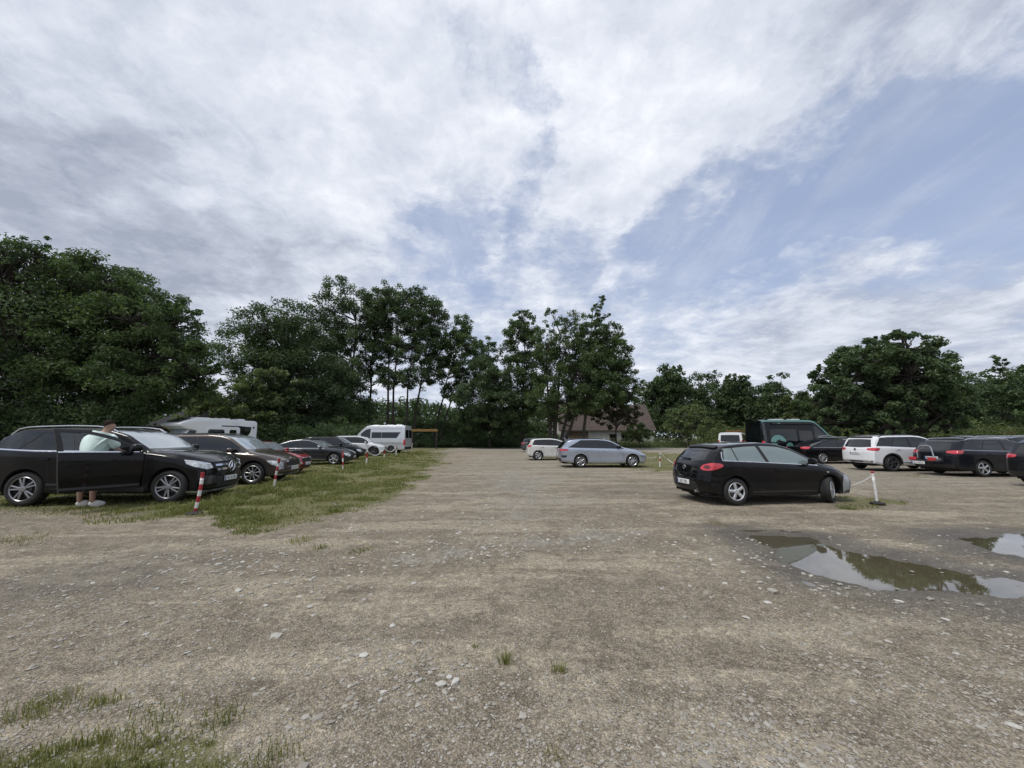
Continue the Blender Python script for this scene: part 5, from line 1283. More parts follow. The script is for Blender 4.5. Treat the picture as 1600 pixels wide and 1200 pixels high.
# ---- black hatchback in front
def car_black_hatch():
    P = spec('hatch', 2.60, .90, .84, 1.79, 1.50, R=.322, agap=.04, flare=.02, rcf=.36, rcr=.26, pcr=3.2, tailb=1.0)
    P['top'] = [(-.84, 1.30), (-.6, 1.36), (-.2, 1.435), (.4, 1.485), (.9, 1.50), (1.3, 1.475), (1.65, 1.385), (2.45, 1.0), (2.52, .975), (2.9, .90), (3.2, .80), (3.4, .70), (3.5, .62)]
    P['belt'] = [(-.84, 1.06), (0, 1.035), (1.0, .985), (2.2, .92), (2.8, .83), (3.5, .55)]
    P['dxr'] = [(.2, .14), (.36, .03), (.55, 0), (.75, .02), (.92, .07), (1.05, .16), (1.35, .50)]
    P['tum'] = .30
    c = Car('parked_car', P, BLACKP, 'black hatchback with red oval lamps and a grey front bumper', 'car', ROW_R)
    c.wheels((5, 'wide'), steer=math.radians(33), rimf=.66, wid=.22, rimmat=pmat('bright_alloy', (.62, .63, .64), .25, .6))
    c.side_glass(-.20, 2.30, [(.10, .00, .03), (.92, .74, .10)], cut=(-.25, -.20), trim=CHROME, trimw=.02, mat=pmat('tinted_side_glass', (.20, .25, .245), .04, .10, .4, .8))
    c.strip('window_trim', [(-.275, c.zbelt(-.26) + .0), (-.285, c.zbelt(-.26) + .10), (-.255, c.zedge(-.22) - .12)], .022, 'R', CHROME, off=.007, both=True)
    c.screen(2.47, 1.52)
    c.rear_glass(1.06, 1.30, .60, .50, bow=.05)
    c.strip('rear_spoiler', [(-.54, 1.352), (-.25, 1.368), (0, 1.372), (.25, 1.368), (.54, 1.352)], .05, 'B', PLASTIC, off=.04, thick=.05)
    # oval lamps
    ov = []
    for k in range(20):
        a = 2 * PI * k / 20; q = math.cos(a); ov.append((c.xr + .22 + .21 * q, -.80 - .14 * q, .905 + .085 * math.sin(a) + .035 * q))
    c.lamp('tail_light', ov, 'D', 38, REDLAMP, off=.008)
    ov2 = [(c.xr + .16 + .07 * math.cos(2 * PI * k / 14), -.755 - .05 * math.cos(2 * PI * k / 14), .895 + .045 * math.sin(2 * PI * k / 14)) for k in range(14)]
    c.lamp('lamp_reflector', ov2, 'D', 38, pmat('smoky_red', (.12, .03, .03), .2), off=.012)
    h = c.bvh.ray_cast(Vector((-8, 0, .86)), Vector((1, 0, 0))); disc_emblem(c.root, (h[0].x, 0, .86), .055, [CHROME, PLASTIC], PI / 2)
    h = c.bvh.ray_cast(Vector((-8, -.42, .83)), Vector((1, 0, 0))); text_obj('lettering', 'BRAVO', .055, CHROME, c.root, (h[0].x - .008, -.42, .83), (PI / 2, 0, -PI / 2 + .12), .002)
    c.plate('B', .50, 'DE 71905')
    c.strip('bumper_crease', [(-.78, .70), (-.4, .72), (.4, .72), (.78, .70)], .012, 'B', UNDER, off=.002)
    c.patch('bumper_recess', [(-.40, .60), (.40, .60), (.55, .36), (-.55, .36)], 'B', PLASTIC, off=.003)
    # grey front bumper, headlights
    c.patch('front_bumper', [(2.985, .24), (3.55, .24), (3.55, .64), (3.36, .68), (3.05, .66), (3.0, .5)], 'R', paint('primer_grey', (.34, .35, .37), .2, .45, .03), off=.006, both=True)
    c.patch('front_bumper', [(-.72, .22), (.72, .22), (.74, .60), (-.74, .60)], 'F', MATS['primer_grey'], off=.007)
    c.lamp('headlight', [(3.08, -.86, .80), (3.30, -.72, .745), (3.40, -.58, .69), (3.40, -.66, .625), (3.22, -.84, .68)], 'F', 48, LAMP, off=.010)
    c.patch('air_intake', [(-.5, .28), (.5, .28), (.42, .46), (-.42, .46)], 'F', PLASTIC, off=.014)
    c.mirrors(2.0, BLACKP); c.handle(.30, .87, BLACKP); c.handle(1.18, .825, BLACKP); c.sill_trim(PLASTIC, .05)
    c.lines([[(-.12, 1.02), (.05, .80), (.28, .62), (.42, .50), (.46, .25)], [(.93, .98), (1.0, .85), (1.04, .5), (1.04, .25)], [(2.36, .90), (2.30, .6), (2.24, .25)]])
    c.strip('body_crease', [(-.1, .86), (1.0, .82), (2.3, .77)], .006, 'R', UNDER, off=.001, both=True)
    fl = [(-.42 + .085 * math.cos(a), .80 + .085 * math.sin(a)) for a in np.linspace(0, 2 * PI, 25)]
    c.strip('fuel_flap', fl, .006, 'R', UNDER, off=.002)
    c.patch('side_repeater', [(2.50, .77), (2.56, .765), (2.56, .745), (2.50, .75)], 'R', pmat('clear_lamp', (.6, .6, .58), .2), off=.008, both=True)
    bm = bmesh.new(); bm_tube(bm, [(-.30, 0, 1.42), (-.42, 0, 1.56)], [.008, .004], 6); add('antenna', bmmesh('antenna', bm, PLASTIC), c.root)
    bm = bmesh.new(); h = c.bvh.ray_cast(Vector((-8, 0, 1.07)), Vector((1, 0, 0))); bm_tube(bm, [h[0] + Vector((-.03, -.04, 0)), h[0] + Vector((-.03, .3, .03))], .016, 6); bm_box(bm, h[0] + Vector((-.02, -.03, 0)), (.05, .12, .05), .015)
    add('rear_wiper', bmmesh('rear_wiper', bm, PLASTIC), c.root)
    bm = bmesh.new(); bm_tube(bm, [(-.80, -.42, .30), (-.45, -.42, .30)], .035, 10); add('exhaust_pipe', bmmesh('exhaust_pipe', bm, ALU), c.root)
    c.place(gnd(1150, 789), gnd(1297, 785)); return c

# ---- vans
def van(P, mat, label, group, name='parked_van', cat='van'):
    return Car(name, P, mat, label, cat, group)
def van_spec(L, WB, W, H, R=.345, fo=.95):
    ro = L - WB - fo; xf = WB + fo; xr = -ro
    return dict(WB=WB, xr=xr, xf=xf, W=W, H=H, R=R, sill=.30, sig=.06,
                top=[(xr, H - .05), (xr + .4, H - .01), (WB * .3, H), (WB * .62, H - .01), (WB * .72, H - .10), (WB * .85, H - .52), (WB + .12, 1.42), (WB + .22, 1.36), (WB + .55, 1.24), (WB + .82, 1.10), (xf, .92)],
                belt=[(xr, 1.25), (WB * .8, 1.24), (WB + .2, 1.18), (xf, .85)], dxr=[(.2, .03), (.5, 0), (1.2, .0), (H, .10)], dxf=[(.3, .05), (.5, 0), (.9, .08), (1.2, .2)],
                tum=.11, rcr=.06, pcr=8, rcf=.34, tailb=.5, crown=.07, shw=.985, pinch=(.01, .06), flare=.0, zmid=.7)
def campervan():
    P = van_spec(6.1, 3.75, 2.05, 2.74); c = van(P, paint('silver_van_paint', (.58, .60, .62), .35, .35, .04), 'silver campervan with long dark side windows at the far end of the left row', None)
    c.P = P; c.wheels((8, 'cap'), rimf=.62, rimmat=DARKALU)
    H = P['H']
    DG = GLASS; w = [(-.62, 1.46), (.45, 1.46), (.45, 2.03), (-.98 + .0, 2.03)]
    c.patch('side_window', [(-.52, 1.46), (1.02, 1.46), (1.02, 2.03), (-.88, 2.03)], 'R', DG, both=True, off=.012)
    c.patch('side_window', [(1.05, 1.46), (2.06, 1.46), (2.06, 2.03), (1.05, 2.03)], 'R', DG, both=True, off=.012)
    c.side_glass(2.18, 3.18, [], cut=(2.22, 2.22), low=.20, up=.30)
    c.strip('side_rail', [(-.95, 2.36), (2.1, 2.36)], .02, 'R', PLASTIC, both=True, off=.006)
    c.strip('side_moulding', [(-.95, .98), (2.7, .98)], .035, 'R', pmat('grey_moulding', (.22, .22, .23), .5), both=True, off=.008)
    c.strip('side_moulding', [(.5, .45), (2.9, .45)], .16, 'R', PLASTIC, both=True, off=.008)
    c.screen(3.52, 2.70, inset=.04); c.lines([[(.95, 1.25), (.95, .45)], [(2.12, 2.1), (2.12, .4)], [(3.2, 1.2), (3.1, .4)], [(-.95, 2.3), (-.95, .8)]])
    c.lamp('tail_light', [(c.xr + .16, -c.W2, 1.32), (c.xr + .16, -c.W2, .78), (c.xr, -c.W2 * .86, .78), (c.xr, -c.W2 * .86, 1.32)], 'D', 45, REDLAMP)
    c.patch('rear_window', [(-.80, 1.45), (-.06, 1.45), (-.06, 2.25), (-.80, 2.25)], 'B', DG, both=True, off=.01)
    c.patch('rear_bumper_trim', [(-.95, .36), (.95, .36), (.95, .6), (-.95, .6)], 'B', PLASTIC, off=.01)
    for x, y, w_, h_ in ((.5, 0, .7, .05), (2.0, 0, .5, .04), (-.5, .2, .5, .09)):
        bm = bmesh.new(); bm_box(bm, (x, y, H + .02), (w_, .6, h_ * 1.4), .02); add('roof_vent', bmmesh('roof_vent', bm, WHITE), c.root)
    bm = bmesh.new(); bm_tube(bm, [(1.2, 0, H - .02), (1.2, 0, H + .12)], .03, 8); bm_lathe(bm, [(.001, .0), (.12, .0), (.13, .05)], 16, 'Y')
    for v in bm.verts:
        if v.co.z < 1: v.co = Vector((1.2 + v.co.x, -.02 + v.co.y, H + .2 + v.co.z))
    add('satellite_dish', bmmesh('satellite_dish', bm, ALU), c.root)
    front_face(c, None, intake=(.7, .35, .55)); c.mirrors(2.95, PLASTIC, 1.5, 1.5)
    # faces left: turned round, its left side towards the camera
    p = gnd(611, 708); hd = math.radians(180 - 6); l = Vector((-math.sin(hd), math.cos(hd), 0))
    o = p - l * (c.W2 - .1); c.root.location = (o.x, o.y, 0); c.root.rotation_euler = (0, 0, hd); return c
def teal_van():
    P = van_spec(5.6, 3.5, 2.0, 2.72); c = van(P, paint('gloss_black_van', (.004, .005, .006), 0, .2), 'black van with teal roof edge and a teal emblem on its side', None)
    TEAL = paint('teal_vinyl', (.10, .25, .22), 0, .35, .02)
    c.wheels((5, 'wide'), rimf=.64); H = P['H']
    c.strip('roof_stripe', [(x, c.zedge(x) - .03) for x in np.linspace(c.xr + .05, 2.55, 24)] + [(x, c.zedge(x) - .03) for x in np.linspace(2.6, 3.35, 12)], [.10] * 24 + list(np.linspace(.10, .20, 12)), 'R', TEAL, both=True, off=.006)
    c.patch('rear_corner', [(c.xr + .03, .5), (c.xr + .28, .5), (c.xr + .28, 2.5), (c.xr + .03, 2.5)], 'R', paint('grey_wrap', (.04, .043, .044), .3, .35), both=True, off=.004)
    c.patch('side_window', [(-.55, 1.22), (1.15, 1.22), (1.15, 1.98), (-.55, 1.98)], 'R', GLASS, both=True, off=.012)
    c.strip('window_frame', [(-.59, 1.18), (-.59, 2.02), (1.19, 2.02)], .05, 'R', MATS['grey_wrap'], both=True, off=.014)
    c.patch('side_window', [(1.3, 1.30), (2.2, 1.30), (2.2, 1.98), (1.3, 1.98)], 'R', GLASS, both=True, off=.012)
    c.side_glass(2.32, 3.25, [], cut=(2.35, 2.35), low=.12, up=.32); c.screen(3.58, 2.72, inset=.04)
    # teal emblem: a ring cut by a dark wave, and a smaller drop beside it
    cx, cz, r = -.12, 1.17, .52
    arc = [(cx + r * math.cos(a), cz + r * math.sin(a)) for a in np.linspace(math.radians(8), math.radians(172), 26)]
    wave = [(cx - .40, cz + .10), (cx - .22, cz + .02), (cx - .10, cz + .16), (cx + .06, cz + .24), (cx + .2, cz + .14), (cx + .36, cz + .10)]
    c.patch('side_emblem', arc + wave, 'R', TEAL, off=.018, cell=.1)
    c.patch('side_emblem', [(cx - .46, cz + .02), (cx - .30, cz - .04), (cx - .12, cz - .02), (cx - .02, cz - .35), (cx - .42, cz - .35)], 'R', TEAL, off=.018, cell=.1)
    c.patch('side_emblem', [(cx + .72 + .24 * math.cos(a), cz - .22 + .24 * math.sin(a)) for a in np.linspace(0, 2 * PI, 25)[:-1]], 'R', TEAL, off=.018, cell=.1)
    c.patch('side_emblem', [(cx + .45, cz - .34), (cx + .60, cz - .05), (cx + .75, cz - .42)], 'R', TEAL, off=.016, cell=.1)
    bm = bmesh.new(); bm_box(bm, (.95, -(c.W2 - .09), H - .27), (2.75, .14, .15), .03); aw = add('awning_box', bmmesh('awning_box', bm, PLASTIC), c.root)
    bm = bmesh.new(); bm_box(bm, (.0, -(c.W2 - .015), H - .27), (.16, .01, .05), 0); add('awning_badge', bmmesh('awning_badge', bm, TEAL), aw)
    for x, y, w_, h_ in ((.5, 0, .7, .05), (1.7, 0, .5, .05)):
        bm = bmesh.new(); bm_box(bm, (x, y, H + .01), (w_, .6, h_ * 1.6), .02); add('roof_vent', bmmesh('roof_vent', bm, WHITE), c.root)
    c.patch('rear_window', [(-.80, 1.35), (-.05, 1.35), (-.05, 2.25), (-.80, 2.25)], 'B', GLASS, both=True, off=.01)
    c.lamp('tail_light', [(c.xr + .12, -c.W2, 1.30), (c.xr + .12, -c.W2, .78), (c.xr, -c.W2 * .88, .78), (c.xr, -c.W2 * .88, 1.30)], 'D', 45, REDLAMP)
    c.strip('rear_step', [(-.8, .95), (.8, .95)], .02, 'B', CHROME, off=.01); front_face(c, None, intake=(.7, .35, .55)); c.mirrors(2.95, PLASTIC, 1.55, 1.6)
    p = at(1190, 683, 25.5); c.place(Vector((p.x + 1.15, 25.5, 0)), heading=math.radians(1)); return c
def white_van():
    P = van_spec(4.9, 3.0, 1.9, 1.97); P['top'] = [(P['xr'], 1.90), (P['xr'] + .4, 1.96), (1, 1.97), (1.9, 1.95), (2.2, 1.86), (2.8, 1.35), (3.0, 1.28), (3.5, 1.15), (P['xf'], .95)]
    P['belt'] = [(P['xr'], 1.12), (2.4, 1.10), (P['xf'], .85)]
    c = van(P, paint('white_van_paint', (.72, .72, .72), 0, .35, .03), 'white van with dark rear window beyond the black hatchback', None)
    c.wheels((5, 'cap')); c.rear_glass(1.18, 1.72, .74, .70); c.screen(2.95, 2.2)
    c.side_glass(-.7, 2.6, [(.6, .6, .1), (1.6, 1.6, .12)], cut=(-.72, -.72), low=.06, up=.12)
    c.lamp('tail_light', [(c.xr + .1, -c.W2, 1.30), (c.xr + .1, -c.W2, .85), (c.xr, -c.W2 * .9, .85), (c.xr, -c.W2 * .9, 1.30)], 'D', 45, REDLAMP)
    h = c.bvh.ray_cast(Vector((-8, 0, 1.1)), Vector((1, 0, 0))); disc_emblem(c.root, (h[0].x, 0, 1.06), .07, [CHROME, PLASTIC], PI / 2)
    front_face(c, None); c.mirrors(2.4, PLASTIC)
    p = at(1152, 683, 33); c.root.location = (p.x + .15, p.y + 1.1, 0); c.root.rotation_euler = (0, 0, math.radians(52)); return c

def motorhome():
    """white coachbuilt motorhome, nose to the left"""
    root = empty('motorhome', label='white coachbuilt motorhome with rounded dark windows above the brown SUV', cat='motorhome')
    MW = paint('motorhome_white', (.78, .79, .80), 0, .35, .03)
    # side outline, x towards the nose
    out = [(-2.9, .45), (-2.94, 1.0), (-2.92, 2.62), (-2.86, 2.76), (-2.7, 2.82), (-1.2, 2.86), (.2, 2.92), (.9, 2.94), (1.25, 2.93), (1.6, 2.86), (2.15, 2.66), (2.42, 2.54), (2.52, 2.44), (2.50, 2.34), (2.40, 2.28), (2.05, 2.12), (1.75, 2.06), (1.4, 2.0), (1.4, .45)]
    def solid(name, poly, w, mat, parent, bev=.07, y0=0):
        bm = bmesh.new(); f = bm.faces.new([bm.verts.new((x, y0 - w / 2, z)) for x, z in poly])
        r = bmesh.ops.extrude_face_region(bm, geom=[f]); 
        for v in r['geom']:
            if isinstance(v, bmesh.types.BMVert): v.co.y += w
        es = [e for e in bm.edges if abs(e.verts[0].co.y - e.verts[1].co.y) < 1e-4]
        if bev: bmesh.ops.bevel(bm, geom=es, offset=bev, segments=3, affect='EDGES', profile=.5)
        return add(name, bmmesh(name, bm, mat, angle=30), parent)
    solid('body', out, 2.3, MW, root)
    cab = [(1.2, .40), (3.05, .40), (3.12, .62), (3.10, .95), (2.98, 1.12), (2.75, 1.22), (2.52, 1.30), (1.78, 2.12), (1.2, 2.12)]
    solid('cab', cab, 1.95, MW, root, .09)
    S = -1                                       # the side facing the camera after turning is +Y
    def side(name, poly, mat, y=1.155, t=.014):
        bm = bmesh.new(); 
        for sg in (-1, 1):
            f = bm.faces.new([bm.verts.new((x, sg * y, z)) for x, z in poly]); r = bmesh.ops.extrude_face_region(bm, geom=[f])
            for v in r['geom']:
                if isinstance(v, bmesh.types.BMVert): v.co.y += sg * t
        return add(name, bmmesh(name, bm, mat, False, None), root)
    def rr(x0, x1, z0, z1, r, n=5):
        p = []
        for cx, cz, a0 in ((x1 - r, z1 - r, 0), (x0 + r, z1 - r, 90), (x0 + r, z0 + r, 180), (x1 - r, z0 + r, 270)):
            for k in range(n): a = math.radians(a0 + 90 * k / (n - 1)); p.append((cx + r * math.cos(a), cz + r * math.sin(a)))
        return p
    big = [(-2.42, 2.34), (-2.38, 1.95), (-2.22, 1.68), (-1.95, 1.52), (-1.3, 1.42), (-.2, 1.38), (-.2, 2.42), (-1.6, 2.40)]
    side('side_window', big, GLASS)
    side('side_panel', rr(-1.55, .95, 1.25, 2.33, .22), MW, 1.158, .022)
    side('side_window', rr(-1.28, -.78, 1.60, 2.10, .10), GLASS, 1.175, .018)
    side('side_window', rr(-.42, .72, 1.52, 2.12, .16), GLASS, 1.175, .018)
    side('locker_window', rr(-2.32, -1.88, 2.0, 2.36, .04), PLASTIC, 1.165, .018)
    side('cab_window', [(1.24, 1.36), (2.30, 1.36), (1.78, 2.02), (1.24, 2.02)], GLASS, .972, .016)
    side('body_line', [(-2.9, 1.10), (1.3, 1.10), (1.3, 1.14), (-2.9, 1.14)], pmat('grey_line', (.35, .36, .37), .5), 1.152, .012)
    bm = bmesh.new()                              # windscreen
    f = bm.faces.new([bm.verts.new(p) for p in ((2.545, -.86, 1.34), (2.545, .86, 1.34), (1.86, .78, 2.07), (1.86, -.78, 2.07))])
    r = bmesh.ops.extrude_face_region(bm, geom=[f])
    for v in r['geom']:
        if isinstance(v, bmesh.types.BMVert): v.co += Vector((.03, 0, .028))
    add('windscreen', bmmesh('windscreen', bm, WSGLASS, False, None), root)
    bm = bmesh.new(); f = bm.faces.new([bm.verts.new(p) for p in ((2.36, -.72, 2.60), (2.36, .72, 2.60), (1.66, .72, 2.875), (1.66, -.72, 2.875))])
    r = bmesh.ops.extrude_face_region(bm, geom=[f])
    for v in r['geom']:
        if isinstance(v, bmesh.types.BMVert): v.co += Vector((.03, 0, .05))
    add('roof_window', bmmesh('roof_window', bm, GLASS, False, None), root)
    for x, w in ((-.9, .7), (-2.1, .5), (.7, .9)):
        bm = bmesh.new(); bm_box(bm, (x, 0, 2.93), (w, .8, .12), .03); add('roof_vent', bmmesh('roof_vent', bm, WHITE), root)
    for x in (-1.2, 2.25):
        for sg in (-1, 1):
            w = empty('wheel', (x, sg * .92, .34), PI if sg > 0 else 0, parent=root); tm, rm = wheel_mesh((6, 'cap'), .34, .22, .22); add('tyre', tm, w); add('rim', rm, w)
    bm = bmesh.new()
    for sg in (-1, 1): bm_box(bm, (2.2, sg * 1.18, 1.62), (.14, .16, .34), .04)
    add('door_mirror', bmmesh('door_mirror', bm, PLASTIC), root)
    bm = bmesh.new(); bm_lathe(bm, [(.001, .012), (.09, .012), (.10, 0)], 18, 'Y'); 
    for v in bm.verts: v.co = Vector((-2.62 + v.co.x, 1.155 + v.co.y, 2.30 + v.co.z))
    add('side_badge', bmmesh('side_badge', bm, pmat('badge_grey', (.2, .21, .22), .4)), root)
    bm = bmesh.new(); bm_box(bm, (3.08, 0, .78), (.08, 1.2, .22), .02); add('grille', bmmesh('grille', bm, PLASTIC), root)
    p = at(401, 683, 31.5); hd = math.radians(248)
    c_, s_ = math.cos(hd), math.sin(hd); lx, ly = -2.93, 1.15
    root.location = (p.x - (lx * c_ - ly * s_), p.y - (lx * s_ + ly * c_), 0); root.rotation_euler = (0, 0, hd)

def bike_carrier(c):
    """folding cycle carrier on the tow bar of a car; a thing of its own"""
    root = empty('cycle_carrier', label='folded cycle carrier on the tow bar of the dark estate', cat='cycle carrier')
    root.location = c.root.location; root.rotation_euler = c.root.rotation_euler; root.scale = c.root.scale
    x0 = c.xr - .22
    bm = bmesh.new(); hoop = [(x0 - .05, .30, .66), (x0 - .02, .27, 1.05), (x0, .22, 1.16), (x0, .10, 1.20), (x0, -.10, 1.20), (x0, -.22, 1.16), (x0 - .02, -.27, 1.05), (x0 - .05, -.36, .66)]
    bm_tube(bm, hoop, .022, 10); add('hoop', bmmesh('hoop', bm, ALU), root)
    bm = bmesh.new(); bm_tube(bm, [(x0 + .35, 0, .45), (x0, 0, .55)], .035, 8); bm_box(bm, (x0 - .05, 0, .58), (.18, 1.05, .05), .012); bm_box(bm, (x0 - .05, -.50, .60), (.3, .12, .06), .02); add('frame', bmmesh('frame', bm, DARKALU), root)
    for y in (-.36, .40):
        bm = bmesh.new(); bm_box(bm, (x0 - .16, y, .66), (.05, .30, .13), .02); add('carrier_lamp', bmmesh('carrier_lamp', bm, REDLAMP), root)
    bm = bmesh.new(); bm_box(bm, (x0 - .02, -.45, .66), (.30, .10, .05), .02, Matrix.Rotation(.3, 3, 'X')); add('tyre_tray', bmmesh('tyre_tray', bm, ALU), root)
    bm = bmesh.new(); bm_box(bm, (0, 0, 0), (.52, .114, .012), .004); p = add('number_plate', bmmesh('number_plate', bm, PLATE), root, (x0 - .20, .16, .50), (PI / 2, 0, -PI / 2))
    bm = bmesh.new(); bm_box(bm, (0, 0, 0), (.04, .10, .004), 0); add('country_band', bmmesh('country_band', bm, EUBLUE), p, (-.235, 0, .0065))
    text_obj('lettering', 'DLU 9072N', .105, INK, p, (.02, 0, .0075), (0, 0, 0), .0008, sx=.76)

def build_cars():
    BL2 = paint('blue_black_paint', (.006, .007, .011)); GR2 = paint('graphite_paint', (.020, .021, .024), .4)
    car_black_suv(); car_brown_suv(); car_red(); car_grey_saloon()
    car_dark_behind(gnd(546, 718.5), 'suv', 1.60, GR2, 'dark car behind the grey saloon, only its bonnet and glass showing', 8)
    car_dark_behind(gnd(552, 712.5), 'hatch', 1.60, BL2, 'dark car squeezed between the grey saloon and the white SUV', 9)
    car_white_suv(lambda c: c.place(gnd(583, 712.5), heading=math.radians(9), axle='F'), 'white SUV in front of the silver campervan', ROW_L, DARKALU)
    campervan(); motorhome()
    car_silver_estate(); car_white_hatch()
    car_simple('hatch', (2.6, .85, .8, 1.78), paint('cool_grey_paint', (.085, .09, .10), .5), 'grey car hidden behind the white hatchback', ROW_M, gnd(826, 706), 3, H=1.45)
    car_black_hatch()
    teal_van(); white_van()
    c = car_simple('sedan', (2.8, .95, 1.1, 1.86), BLACKP, 'black fastback with a roof carrier beside the teal-edged van', ROW_R, gnd(1286, 724.5), 0, H=1.46, plate=None, wst=(10, 'thin'))
    # roof carrier resting on it
    rt = empty('roof_carrier', label='dark roof bars and cycle holder on the black fastback', cat='roof carrier')
    rt.location = c.root.location; rt.rotation_euler = c.root.rotation_euler
    for x in (.75, 1.45):
        bm = bmesh.new(); bm_tube(bm, [(x, -.62, 1.40), (x, -.60, 1.50), (x, .60, 1.50), (x, .62, 1.40)], .022, 8); add('cross_bar', bmmesh('cross_bar', bm, PLASTIC), rt)
    bm = bmesh.new(); bm_box(bm, (1.1, -.35, 1.545), (1.75, .12, .05), .02); bm_tube(bm, [(1.3, -.35, 1.55), (.9, -.35, 1.66), (.3, -.35, 1.60)], .02, 8); add('cycle_tray', bmmesh('cycle_tray', bm, ALU), rt)
    car_white_suv(lambda c: c.place(gnd(1395, 736.5), heading=math.radians(1)), 'white SUV with dark rear window beside the cycle carrier', ROW_R, DARKALU, True, 'DW 8N53')
    c = car_simple('estate', (2.71, .95, 1.08, 1.82), BL2, 'blue-black estate with chrome window trim carrying the cycle carrier', ROW_R, gnd(1537, 745), 0, H=1.50, rails=CHROME, plate='DLU 9072N', wst=(5, 'wide'))
    bike_carrier(c)
    car_simple('hatch', (2.65, .88, .80, 1.82), paint('graphite_gloss', (.016, .017, .020), .4), 'dark hatchback cut off by the right edge of the photo', ROW_R, Vector((17.05, 11.3, 0)), 0, H=1.50, plate=None)
    car_simple('hatch', (2.6, .85, .8, 1.79), paint('pale_silver_paint', (.40, .41, .44), .7), 'silver car between the black fastback and the white SUV', ROW_R, Vector((23.5, 26.0, 0)), 0, H=1.52)
    car_simple('suv', (2.7, .9, .9, 1.84), BLACKP, 'black SUV just behind the bonnet of the white SUV', ROW_R, Vector((24.6, 21.6, 0)), 0, H=1.58)
    car_simple('estate', (2.75, .95, 1.05, 1.84), GR2, 'graphite estate with silver roof rails behind the blue-black estate', ROW_R, Vector((24.2, 18.4, 0)), 0, H=1.58, rails=ALU)
    car_simple('suv', (2.7, .9, .9, 1.84), BL2, 'dark SUV with silver roof rails far right behind the estates', ROW_R, Vector((29.6, 22.0, 0)), 0, H=1.62, rails=CHROME)
    car_simple('suv', (2.75, .9, .95, 1.86), BLACKP, 'dark SUV standing beside the hatchback cut by the right edge', ROW_R, Vector((26.3, 18.9, 0)), 180, H=1.60, rails=CHROME)
    car_simple('suv', (2.7, .9, .9, 1.84), paint('mid_grey_paint', (.10, .10, .105), .5), 'mid grey SUV in the farthest right row above the blue-black estate', ROW_R, Vector((32.0, 26.5, 0)), 0, H=1.64, rails=ALU)
    car_simple('suv', (2.75, .9, .95, 1.86), BLACKP, 'black SUV in the farthest right row near the edge of the photo', ROW_R, Vector((37.0, 26.8, 0)), 0, H=1.66, rails=CHROME)
build_cars()

# ------------------------------------------------------------------ posts and chains
RED = pmat('red_band', (.33, .020, .026), .5, var=.25, scale=10); PWHITE = pmat('white_post_paint', (.66, .65, .62), .5, var=.2, scale=9)
CHAINW = pmat('white_chain_plastic', (.66, .65, .63), .5)
def post(label, base, top, depth=None, bands=None, rad=.032, foot=True, group='striped posts along the left row', bend=0.0, cap=None):
    g = gnd(*base); t = at(top[0], top[1], g.y); d = Vector((t.x - g.x, 0, t.z)); L = d.length
    root = empty('marker_post', (g.x, g.y, 0), label=label, cat='post', group=group)
    n = len(bands)
    def pt(q): 
        p = d * q; p.x += bend * math.sin(PI * q) * L; return p
    bm = bmesh.new()
    for i, b in enumerate(bands):
        q0, q1 = i / n, (i + 1) / n; bm_tube(bm, [pt(q0 + (q1 - q0) * k / 3) for k in range(4)], rad, 12, mi=0 if b == 'r' else 1, caps=i in (0, n - 1))
    bmesh.ops.remove_doubles(bm, verts=bm.verts, dist=.004)
    add('pole', bmmesh('pole', bm, [RED, PWHITE]), root)
    if cap:
        bm = bmesh.new(); bmesh.ops.create_uvsphere(bm, u_segments=12, v_segments=8, radius=rad * 1.25)
        for v in bm.verts: v.co += d
        add('cap', bmmesh('cap', bm, RED), root)
    if foot:
        bm = bmesh.new(); bm_lathe(bm, [(.001, .0), (.145, .0), (.15, .012), (.135, .03), (.07, .042), (.045, .06), (.001, .06)], 24, 'Z'); add('foot', bmmesh('foot', bm, RUBBER), root)
    return root, Vector((g.x, g.y, 0)) + d
def chain(label, pts, link=.045, sag=0.0, links=True):
    """a chain through world points; real links"""
    P = [Vector(p) for p in pts]; bm = bmesh.new()
    dense = []
    for a, b in zip(P, P[1:]):
        for k in range(24): 
            q = k / 24; p = a.lerp(b, q); p.z -= sag * 4 * q * (1 - q); dense.append(p)
    dense.append(P[-1])
    if not links: bm_tube(bm, dense, .016, 6)
    else:
        acc = 0; step = link * .72; i = 0
        for a, b in zip(dense, dense[1:]):
            L = (b - a).length; dirv = (b - a).normalized()
            while acc < L:
                c = a + dirv * acc; up = Vector((0, 0, 1)); s_ = dirv.cross(up).normalized(); s2 = s_.cross(dirv)
                e = s_ if i % 2 else s2
                bm_tube(bm, [c + dirv * math.cos(t) * link * .5 + e * math.sin(t) * link * .3 for t in np.linspace(0, 2 * PI, 9)], link * .10, 5, caps=False)
                acc += step; i += 1
            acc -= L
    o = add('barrier_chain', bmmesh('barrier_chain', bm, CHAINW)); setp(o, label, 'chain'); return o
